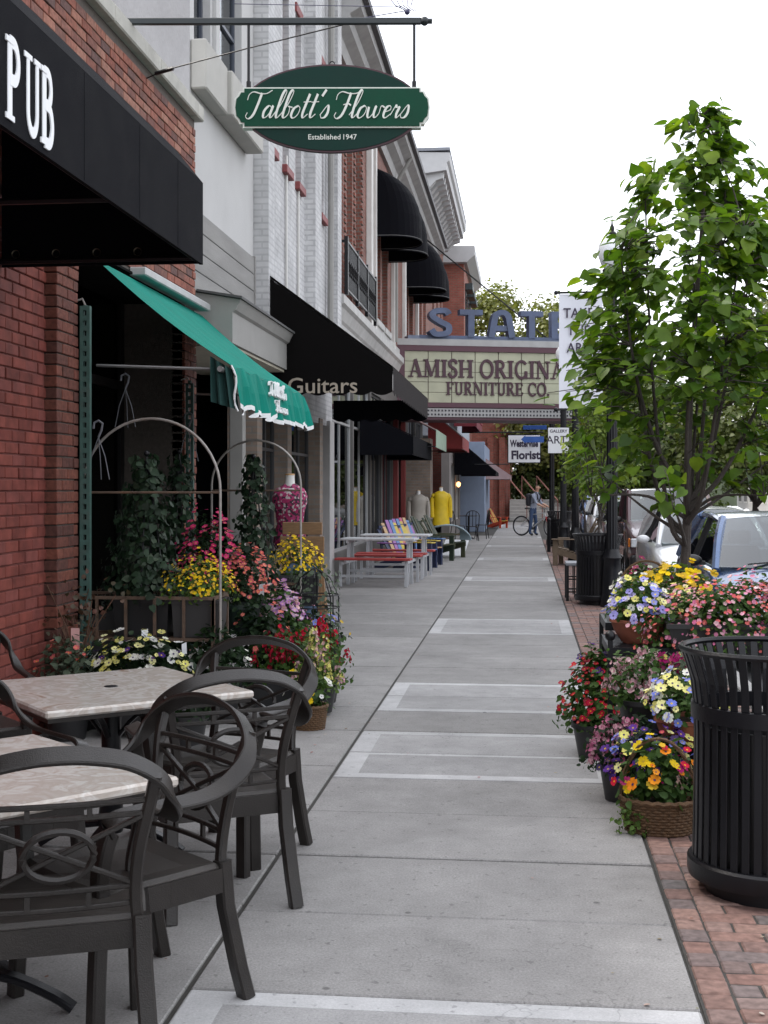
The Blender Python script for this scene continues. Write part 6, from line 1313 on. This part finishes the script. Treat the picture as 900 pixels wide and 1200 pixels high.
# ---------------------------------------------------------------- display forms
def form(name, label, loc, rz, cloth, skin_, sleeves=False, coat=False):
    T = Thing(name, label, 'mannequin', loc, rz)
    T.add('stand', B().tube([(0, 0, .02), (0, 0, .95)], .016, 6).lathe([(.001, .03), (.15, .02), (.16, 0), (.001, 0)], 14), black_iron)
    pr = [(.14, .86), (.165, .92), (.15, 1.02), (.125, 1.12), (.14, 1.24), (.165, 1.34), (.17, 1.42), (.14, 1.49), (.075, 1.53), (.05, 1.55)]
    if coat: pr = [(.21, .66), (.2, .8), (.18, 1.0), (.165, 1.15), (.17, 1.3), (.19, 1.4), (.175, 1.48), (.10, 1.53), (.06, 1.55)]
    b = B(); n = 18; m = len(pr); vs_ = []
    for i in range(n):
        a = 2 * math.pi * i / n; vs_ += [(r * 1.12 * math.cos(a), r * .72 * math.sin(a) - (.03 * math.exp(-((z - 1.33) / .08) ** 2) if math.sin(a) < 0 else 0), z + .004 * math.sin(5 * a)) for r, z in pr]
    b._add(vs_, [(i * m + k, ((i + 1) % n) * m + k, ((i + 1) % n) * m + k + 1, i * m + k + 1) for i in range(n) for k in range(m - 1)], True)
    T.add('garment', b, cloth)
    T.add('neck', B().lathe([(.062, 1.5), (.052, 1.56), (.05, 1.62), (.052, 1.635), (.001, 1.64)], 14).prism([(-.07, -.135, 1.36), (.07, -.135, 1.36), (.06, -.09, 1.5), (-.06, -.09, 1.5)], (0, .02, 0)), skin_)
    T.add('neck_cap', B().lathe([(.053, 1.636), (.05, 1.652), (.001, 1.656)], 12), mat('wooden cap', (.42, .25, .11), .5))
    if sleeves:
        for s in (-1, 1): T.add('sleeve', B().tube(smooth3([(s * .17, 0, 1.46), (s * .23, 0, 1.36), (s * .245, -.01, 1.12), (s * .235, -.03, .86)], 3), .058, 8), cloth)
def floral():
    m, n, l, p = _new('floral print'); P = n.new('ShaderNodeTexCoord').outputs['Object']; v = n.new('ShaderNodeTexVoronoi'); v.inputs['Scale'].default_value = 46; l.new(P, v.inputs[0])
    cr = n.new('ShaderNodeValToRGB'); cr.color_ramp.interpolation = 'CONSTANT'; e = cr.color_ramp.elements; e.new(.4); e.new(.62); e.new(.8)
    for i, (q, c) in enumerate(((0, (.28, .015, .08)), (.34, (.04, .015, .03)), (.62, (.42, .36, .36)), (.78, (.32, .03, .12)))): e[i].position = q; e[i].color = (*c, 1)
    sp = n.new('ShaderNodeSeparateColor'); l.new(v.outputs['Color'], sp.inputs[0]); l.new(sp.outputs[0], cr.inputs[0]); l.new(cr.outputs[0], p.inputs['Base Color']); p.inputs['Roughness'].default_value = .8; return m
whitef = mat('white dress form', (.66, .65, .63), .6)
form('dress_form', 'dress form in a crimson floral top above the chalkboard easel', (-2.47, 13.35, .10), 0, floral(), whitef)
form('dress_form', 'dress form in a bright yellow coat by the shop doorway', (-2.15, 33.0, -.02), .3, cl('coat yellow', (.66, .46, .01)), whitef, True, True)
form('dress_form', 'dress form in a pale beige coat, left of the yellow coat', (-2.62, 31.6, -.1), .3, cl('coat beige', (.32, .29, .25)), whitef, True, True)
# chalkboard easel
T = Thing('chalkboard_easel', 'wooden easel with plain header boards and a blue chalkboard', 'easel', (-2.26, 12.95, 0), R(-6)); T.e.scale = (.78, .8, .97); pine = mat('pine wood', (.24, .14, .07), .6, .2, 12, .1, 60, stretch=(1, 1, 5))
for s in (-1, 1):
    T.add('leg', B().bar((s * .24, 0, 1.05), (s * .33, -.06, 0), .045, .03), pine); T.add('leg', B().bar((s * .2, .05, 1.0), (s * .26, .4, 0), .04, .03), pine)
T.add('header_board', B().box(-.27, .27, -.04, -.02, 1.16, 1.29, .006), pine); T.add('header_board', B().box(-.3, .3, -.05, -.03, .96, 1.14, .006), pine)
fr_ = T.add('board_frame', B().box(-.27, .27, -.06, -.03, .86, .92).box(-.27, .27, -.06, -.03, .2, .25).box(-.27, -.22, -.06, -.03, .25, .86).box(.22, .27, -.06, -.03, .25, .86), pine)
T.add('chalkboard', B().box(-.22, .22, -.05, -.035, .25, .86), mat('chalky blue board', (.10, .15, .24), .8, .5, 9), fr_)
# bistro set
T = Thing('bistro_table', 'black iron bistro table under the far black awning', 'table', (-1.75, 40.2, 0)); T.add('top', B().lathe([(.001, .74), (.32, .74), (.33, .72), (.001, .72)], 20), black_iron); T.add('pedestal', B().lathe([(.03, .72), (.03, .1), (.2, .03), (.22, 0)], 12), black_iron)
def iron_chair(label, loc, rz):
    T = Thing('iron_chair', label, 'chair', loc, rz, 'black iron bistro chairs'); T.add('seat', B().lathe([(.001, .45), (.2, .45), (.21, .43), (.001, .43)], 16), black_iron)
    for sx in (-1, 1):
        for sy in (-1, 1): T.add('leg', B().tube([(sx * .14, sy * .14, .43), (sx * .19, sy * .19, 0)], .013, 5), black_iron)
    T.add('backrest', B().tube([(-.19, -.17, .43), (-.2, -.22, .75)] + [(.2 * -math.cos(a), -.23, .75 + .17 * math.sin(a)) for a in np.linspace(.2, 2.94, 9)] + [(.2, -.22, .75), (.19, -.17, .43)], .014, 5, up=(0, 1, 0)).tube([(0, -.19, .44), (0, -.23, .92)], .011, 5).tube([(-.1, -.19, .44), (-.1, -.23, .88)], .011, 5).tube([(.1, -.19, .44), (.1, -.23, .88)], .011, 5), black_iron); return T.e
ic = iron_chair('black iron bistro chair on the kerb side of the far table', (-1.35, 40.5, 0), R(80)); dup(ic, (-2.05, 39.5, 0), R(-60), 'black iron bistro chair on the shop side of the far table'); dup(ic, (-1.6, 38.9, 0), R(10), 'black iron bistro chair on the near side of the far table')

# ================================================================ cars parked along the kerb
tyre = mat('tyre rubber', (.015, .015, .016), .85); chrome = mat('chrome', (.6, .6, .62), .15, .03, 5, metal=1); rimm = mat('wheel rim', (.4, .4, .42), .3, metal=.9); lampg = mat('headlamp glass', (.55, .57, .6), .12, .2, 14, spec=.8, coat=1); blackp = mat('black car plastic', (.015, .015, .016), .45)
carglass = glass('car window glass', (.26, .30, .31), 1.6, base=.05)
def car(label, loc, paint, L=4.4, Wd=1.72, Hr=1.42, belt=.92, hood=.86, ws0=1.05, ws1=1.75, rf=3.3, rb_=3.95, boxy=False, mirror='black', rz=0):
    """nose at local y=0 pointing to -Y"""
    T = Thing('parked_car', label, 'car', loc, rz, 'cars parked along the kerb'); hw = Wd / 2
    if boxy: ST = [(0, .80, .45, .80, .80), (.05, .95, .38, .86, .88), (.5, 1, .30, .96, 1.0), (ws0, 1, .28, belt + .04, belt + .07), (2.4, 1, .28, belt + .04, belt + .04), (3.6, 1, .28, belt + .04, belt + .04), (L - .06, .97, .32, belt, belt), (L, .93, .4, belt - .06, belt - .06)]
    else: ST = [(0, .62, .34, .52, .56), (.06, .82, .24, .62, .66), (.3, .95, .2, .70, .76), (ws0 - .3, 1, .2, .80, hood), (ws0 + .05, 1, .2, belt - .04, belt + .01), (2.2, 1, .2, belt, belt), (3.3, 1, .2, belt + .01, belt + .01), (rb_, .97, .22, belt, belt + .03), (L - .1, .86, .3, belt - .06, belt), (L, .72, .42, .74, .76)]
    b = B(); sec = lambda y, k, zb, zs, zt: [(hw * k * .86, y, zb), (hw * k * .99, y, zb + .12), (hw * k, y, (zb + zs) / 2 + .05), (hw * k * .965, y, zs - .03), (hw * k * .90, y, zs + .015), (hw * k * .5, y, zt + .02), (0, y, zt + .035)]
    rings = []
    for s in ST:
        h = sec(*s); rings.append(h + [(-x, y, z) for x, y, z in h[-2::-1]])
    m = len(rings[0]); vs_ = [p for r in rings for p in r]
    b._add(vs_, [(i * m + k, i * m + k + 1, (i + 1) * m + k + 1, (i + 1) * m + k) for i in range(len(rings) - 1) for k in range(m - 1)] + [tuple(range(m))[::-1], tuple((len(rings) - 1) * m + k for k in range(m))], True)
    body = T.add('body', b, paint); sd_ = body.modifiers.new('soft', 'SUBSURF'); sd_.levels = 2; sd_.render_levels = 2
    wb, wt = hw * .86, hw * (.80 if boxy else .66)
    cor = {'a': (wb, ws0, belt + .0), 'b': (wt, ws1, Hr - .05), 'c': (wt, rf, Hr - .04), 'd': (wb, rb_, belt + .02)}
    def curved(pa, pb, bulge, n=8, m_=4, off=0):
        q = B(); g = []
        for j in range(m_ + 1):
            t = j / m_; row = []
            for i in range(n + 1):
                u = -1 + 2 * i / n; x = (pa[0] + (pb[0] - pa[0]) * t) * u; y = pa[1] + (pb[1] - pa[1]) * t + bulge * (u * u - 1) ; z = pa[2] + (pb[2] - pa[2]) * t + .03 * (1 - u * u) * t + .02 * math.sin(math.pi * t)
                row.append((x, y, z + off))
            g.append(row)
        vv = [p for r in g for p in r]; q._add(vv, [(j * (n + 1) + i, j * (n + 1) + i + 1, (j + 1) * (n + 1) + i + 1, (j + 1) * (n + 1) + i) for j in range(m_) for i in range(n)], True); return q
    T.add('windshield', curved(cor['a'], cor['b'], .16), carglass); T.add('rear_window', curved(cor['d'], cor['c'], -.1), carglass)
    q = B(); n = 8; g = []
    for j in range(9):
        t = j / 8; y = ws1 + (rf - ws1) * t
        for i in range(n + 1):
            u = -1 + 2 * i / n; bl = -.16 * (1 - u * u) * (1 - t) + .1 * (1 - u * u) * t; g.append((wt * u * (1 + .02 * math.sin(math.pi * t)), y + bl, Hr - .05 + .035 * (1 - u * u) + .035 * math.sin(math.pi * t)))
    q._add(g, [(j * 9 + i, j * 9 + i + 1, (j + 1) * 9 + i + 1, (j + 1) * 9 + i) for j in range(8) for i in range(n)], True); rf_ = T.add('roof', q, paint)
    for s in (-1, 1):
        P = {k: Vector((s * v_[0], v_[1], v_[2])) for k, v_ in cor.items()}
        for a_, c_, w_ in (('a', 'b', .045), ('d', 'c', .06), ('b', 'c', .035)):
            mid = (P[a_] + P[c_]) / 2 + Vector((s * .012, 0, .02)); T.add('pillar', B().tube(smooth3([P[a_] - Vector((0, 0, .04)), mid, P[c_]], 4), w_, 7), paint, rf_)
        my = (ws1 + rf) / 2; bm = Vector((s * (wb + .0), my + .1, belt + .01)); tm = Vector((s * wt, my, Hr - .035))
        T.add('pillar', B().tube([bm, tm], .035, 6), blackp, rf_)
        T.add('side_window', B()._add([P['a'] + Vector((0, .06, .0)), bm, tm, P['b'] + Vector((0, .04, 0))], [(0, 1, 2, 3)]), carglass); T.add('side_window', B()._add([bm, P['d'] - Vector((0, .05, 0)), P['c'], tm], [(0, 1, 2, 3)]), carglass)
        mx, myy, mz = s * (hw + .07), ws0 + .28, belt + .05
        mi = T.add('mirror', B().ball((mx, myy, mz), .095, .05, .06, 12, 8), blackp if mirror == 'black' else paint); T.add('mirror_arm', B().bar((s * (hw - .06), myy + .03, mz - .03), (mx, myy + .03, mz - .02), .05, .04), blackp, mi)
        if boxy:
            T.add('headlight', B().box(min(s * (hw - .06), s * (hw - .36)), max(s * (hw - .06), s * (hw - .36)), .0, .12, .66, .82, .015), lampg); T.add('marker_light', B().box(min(s * (hw - .02), s * (hw - .055)), max(s * (hw - .02), s * (hw - .055)), .06, .2, .66, .82, .01), mat('orange marker lens', (.7, .2, .02), .2))
        else: T.add('headlight', B().ball((s * hw * .64, .13, .60), .17, .12, .085, 12, 8), lampg)
        for y in (.82, L - .85):
            wh = T.add('wheel', B().lathe([(.2, -.1), (.29, -.1), (.315, -.07), (.315, .07), (.29, .1), (.2, .1)], 22).xf(Matrix.Translation((s * (hw - .1), y, .315)) @ Matrix.Rotation(R(90), 4, 'Y')), tyre)
            T.add('rim', B().lathe([(.001, .06), (.06, .075), (.19, .05), (.21, .085), (.21, -.08)], 18).xf(Matrix.Translation((s * (hw - .1), y, .315)) @ Matrix.Rotation(R(90) * s, 4, 'Y')), rimm, wh)
    T.add('grille', B().box(-.42, .42, -.012, .1, .5 if not boxy else .62, .6 if not boxy else .84, .02), blackp); T.add('bumper', B().box(-hw * (.7 if not boxy else .95), hw * (.7 if not boxy else .95), -.05 if boxy else -.03, .2, .28, .44 if not boxy else .52, .04), blackp if boxy else paint)
    T.add('licence_plate', B().box(-.26, .26, -.06, -.045, .36, .46), signw)
    for x in (-.45, .15): T.add('wiper', B().bar((x, ws0 - .12, belt + .035), (x + .5, ws0 - .05, belt + .075), .02, .015), blackp)
    for dx in (-.35, .35): T.add('seat', B().box(dx - .22, dx + .22, 2.0, 2.2, .6, 1.12, .05).box(dx - .12, dx + .12, 2.02, 2.12, 1.14, 1.28, .03), blackp)
    T.add('cabin_floor', B().box(-hw * .8, hw * .8, ws0 + .25, rb_ - .2, .55, .6), blackp)
    if boxy: T.add('dashboard', B().box(-hw * .8, hw * .8, ws0 + .1, ws0 + .4, .6, belt, .03), blackp)
    return T.e
blue = mat('blue metallic car paint', (.06, .11, .23), .28, .06, 6, metal=.55, coat=1); white = mat('white car paint', (.66, .67, .68), .3, .03, 6, coat=1); wine = mat('dark wine car paint', (.06, .02, .028), .3, .05, 6, coat=1); silver = mat('silver car paint', (.42, .43, .45), .3, .04, 6, metal=.6, coat=1)
car('blue compact car parked nearest, behind the pink flowers', (2.62, 11.9, -.13), blue, 4.3, 1.72, 1.46, .95, .9)
car('white car parked behind the blue car', (2.66, 17.6, -.13), white, 4.6, 1.76, 1.44, .94, .9, mirror='paint')
car('dark wine pickup truck with square headlights, third in the parked row', (2.75, 23.4, -.13), wine, 5.0, 1.82, 1.72, 1.08, 1.0, 1.3, 1.85, 3.0, 3.3, boxy=True)
car('silver car parked fourth along the kerb', (2.72, 29.6, -.13), silver, 4.5, 1.76, 1.45, .94, .9)
car('pale car parked fifth along the kerb, glimpsed past the lamp post', (2.7, 35.4, -.13), white, 4.5, 1.76, 1.55, .97, .92)
car('dark blue car parked far up the kerb', (2.68, 41.5, -.13), blue, 4.5, 1.76, 1.5, .95, .9)
car('silver car farther out on the road', (6.6, 58, -.13), silver, 4.6, 1.8, 1.6, 1.0, .95)

# ================================================================ bicycle and rider
def bike(loc, rz):
    T = Thing('bicycle', 'silver and red mountain bike held by the man in the distance', 'bicycle', loc, rz); fr_ = mat('silver bike frame', (.5, .51, .53), .35, .05, 9, metal=.4); rd = mat('red fork paint', (.4, .03, .03), .4)
    def wheel(c, turn):
        ca, sa = math.cos(turn), math.sin(turn); Q = lambda a, r: (c[0] + r * math.cos(a) * ca, c[1] + r * math.cos(a) * sa, c[2] + r * math.sin(a))
        w_ = T.add('wheel', B().tube([Q(a, .315) for a in np.linspace(0, 6.2832, 33)[:-1]], .024, 6, True, up=(-sa, ca, 0)), tyre); T.add('rim', B().tube([Q(a, .285) for a in np.linspace(0, 6.2832, 33)[:-1]], .01, 5, True, up=(-sa, ca, 0)), rimm, w_)
        s_ = B()
        for k in range(14): s_.tube([c, Q(k * .4488, .285)], .002, 3)
        T.add('spokes', s_, rimm, w_, kind='stuff')
    wheel((-.52, 0, .34), 0); wheel((.54, 0, .34), -.5)
    bb_ = (-.08, 0, .30); seat_t = (-.22, 0, .80); head = (.36, 0, .78); hl = (.40, 0, .66)
    T.add('frame', B().tube([bb_, seat_t], .018, 7).tube([(-.2, 0, .70), head], .018, 7).tube([bb_, hl], .022, 7).tube([bb_, (-.52, .05, .34)], .011, 6).tube([bb_, (-.52, -.05, .34)], .011, 6).tube([(-.19, 0, .68), (-.52, .05, .34)], .010, 6).tube([(-.19, 0, .68), (-.52, -.05, .34)], .010, 6).tube([head, hl], .024, 7), fr_)
    T.add('fork', B().tube([hl, (.44, .05, .6), (.54, .05, .34)], .015, 6).tube([hl, (.44, -.05, .6), (.54, -.05, .34)], .015, 6), rd)
    T.add('handlebar', B().tube([head, (.34, 0, .90), (.40, 0, .92)], .015, 6).tube([(.34, .30, .95), (.40, .1, .92), (.40, -.1, .92), (.34, -.30, .95)], .013, 6), blackp)
    T.add('saddle', B().tube([seat_t, (-.24, 0, .90)], .014, 6).sweep([(-.36, 0, .92), (-.27, 0, .93), (-.1, 0, .92)], rect(.13, .05), scales=[1, .9, .3]), blackp)
    T.add('crank', B().lathe([(.001, -.006), (.09, -.006), (.09, .006), (.001, .006)], 16).xf(Matrix.Translation(bb_) @ Matrix.Rotation(R(90), 4, 'X')).bar(bb_, (-.02, -.08, .14), .02, .02).box(-.06, .04, -.16, -.08, .13, .15), blackp)
bike((.34, 43.0, 0), R(-30))
def skin_body(name, joints, edges, radii, root, mats, pick, T, sub=2):
    me = bpy.data.meshes.new(name); me.from_pydata(joints, edges, []); me.update(); o = bpy.data.objects.new(name, me); COL.objects.link(o)
    o.modifiers.new('skin', 'SKIN'); sv = o.data.skin_vertices[0].data if o.data.skin_vertices else None
    if sv is None:
        o.data.skin_vertices.new() if hasattr(o.data.skin_vertices, 'new') else None; sv = o.data.skin_vertices[0].data
    for i, r in enumerate(radii): sv[i].radius = (r if isinstance(r, tuple) else (r, r)); sv[i].use_root = (i == root)
    s_ = o.modifiers.new('sub', 'SUBSURF'); s_.levels = sub; s_.render_levels = sub
    bpy.context.view_layer.update(); ev = o.evaluated_get(bpy.context.evaluated_depsgraph_get()); m2 = bpy.data.meshes.new_from_object(ev); bpy.data.objects.remove(o)
    m2.materials.clear()
    for q in mats: m2.materials.append(q)
    for p in m2.polygons: p.material_index = pick(p.center); p.use_smooth = True
    m2.name = name; return obj(name, m2, T.e)
# the man stands astride, facing +X, leaning to the handlebar
T = Thing('person', 'man in grey shirt and jeans with a backpack standing over a bicycle', 'person', (.27, 43.15, 0), R(-25))
J = [(0, 0, .90), (.02, 0, 1.06), (.06, 0, 1.22), (.10, 0, 1.36), (.13, 0, 1.45), (.15, 0, 1.52), (.17, 0, 1.62), (.165, 0, 1.70),      # pelvis .. crown 0-7
     (.0, .09, .86), (.06, .11, .48), (.02, .12, .10), (.13, .12, .035), (.0, -.09, .86), (-.02, -.11, .48), (-.06, -.12, .10), (.06, -.12, .035),  # legs 8-15
     (.10, .17, 1.36), (.20, .22, 1.10), (.42, .19, 1.00), (.48, .18, .985), (.10, -.17, 1.36), (.22, -.22, 1.10), (.44, -.2, .99), (.50, -.19, .975)]  # arms 16-23
E_ = [(0, 1), (1, 2), (2, 3), (3, 4), (4, 5), (5, 6), (6, 7), (0, 8), (8, 9), (9, 10), (10, 11), (0, 12), (12, 13), (13, 14), (14, 15), (3, 16), (16, 17), (17, 18), (18, 19), (3, 20), (20, 21), (21, 22), (22, 23)]
RD = [(.13, .11), (.13, .10), (.14, .11), (.13, .10), .065, .06, (.095, .085), .055, .085, .062, .048, .045, .085, .062, .048, .045, .062, .048, .036, .04, .062, .048, .036, .04]
jeans = mat('blue denim', (.045, .075, .15), .85, .2, 20); shirt = mat('grey blue shirt', (.26, .29, .36), .85, .1, 12); skinm = mat('skin', (.45, .25, .17), .6); hair = mat('short brown hair', (.06, .035, .02), .7); shoe = mat('dark shoe', (.02, .02, .022), .6)
def pick(c):
    if c.z > 1.66 or (c.z > 1.58 and c.x < .115): return 3
    if c.z > 1.475: return 2
    if c.z < .085: return 4
    if c.x > .27 and c.z < 1.09: return 2
    return 0 if c.z < .93 else 1
body = skin_body('body', J, E_, RD, 0, [jeans, shirt, skinm, hair, shoe], pick, T)
for s in (-1, 1):
    h = T.add('ear', B().ball((.165, s * .085, 1.615), .022, .012, .032, 8, 6), skinm, body)
    T.add('eye', B().ball((.255, s * .033, 1.632), .012, .012, .01, 6, 5), shoe, body)
T.add('nose', B().prism([(.25, -.016, 1.60), (.25, .016, 1.60), (.253, 0, 1.635)], (.03, 0, -.008)), skinm, body); T.add('mouth', B().box(.246, .254, -.025, .025, 1.572, 1.58), mat('lips', (.3, .11, .09), .6), body)
for s in (-1, 1):
    f = B()
    for k in range(4): f.tube([(.49 + .01 * k * s * 0, s * .185 + (k - 1.5) * .022, .99), (.535, s * .185 + (k - 1.5) * .022, .975), (.53, s * .185 + (k - 1.5) * .022, .945)], .0095, 5)
    f.tube([(.47, s * .185 - s * .045, .985), (.50, s * .185 - s * .06, .96), (.525, s * .185 - s * .055, .945)], .0105, 5); T.add('fingers', f, skinm, body)
bp = Thing('backpack', 'dark backpack worn by the man with the bicycle', 'backpack', (.27, 43.15, 0), R(-25)); bp.add('bag', B().box(-.22, -.06, -.15, .15, 1.0, 1.42, .05), mat('black nylon', (.02, .02, .026), .7))
for s in (-1, 1): bp.add('strap', B().sweep(smooth3([(-.06, s * .1, 1.38), (.06, s * .11, 1.5), (.20, s * .11, 1.42), (.20, s * .12, 1.2), (-.04, s * .14, 1.06)], 4), rect(.045, .012)), MC['black nylon'])
solo('bike_rack_post', 'short dark bike rack post at the edge of the bricks', 'post', B().tube([(0, 0, 0), (0, 0, .78)], .045, 8).ball((0, 0, .8), .055), black_iron, (.60, 32.4, 0))

# ================================================================ buildings across the road, glimpsed between the leaves
def far_block(label, x0, x1, y0, y1, h, m, seed):
    T = Thing('far_building', label, 'building', ((x0 + x1) / 2, (y0 + y1) / 2, 0), group='buildings across the road', abs=True)
    T.add('wall', B().box(x0, x1, y0, y1, -.2, h), m); T.add('cornice', B().box(x0 - .35, x1, y0 - .1, y1 + .1, h, h + .5, .05), trim_white)
    fr_ = B()
    n = int((y1 - y0) / 2.2)
    for k in range(n):
        y = y0 + .6 + k * 2.2
        for z in ((.6, 2.9), (4.2, 6.2)):
            if z[1] < h - .4: f = T.add('window', B().box(x0 - .04, x0 + .02, y, y + 1.3, z[0], z[1]), trim_white); T.add('pane', B().box(x0 - .05, x0 - .035, y + .1, y + 1.2, z[0] + .1, z[1] - .1), gf, f)
    for k in range(int((x1 - x0) / 2.6)):
        x = x0 + .7 + k * 2.6
        if h > 4: f = T.add('window', B().box(x, x + 1.2, y0 - .04, y0 + .02, 3.2, 5.0), trim_white); T.add('pane', B().box(x + .1, x + 1.1, y0 - .05, y0 - .035, 3.3, 4.9), gf, f)
far_block('pale building across the road far behind the parked cars', 14.8, 26, 76, 92, 5.6, stucco, 1)
far_block('red brick building across the road, nearer the camera', 14.9, 26, 34, 56, 7.5, redbrick_far2, 2)
far_block('tan brick building closing the road in the distance', 3.5, 13, 112, 122, 5.0, tanbrick, 3)
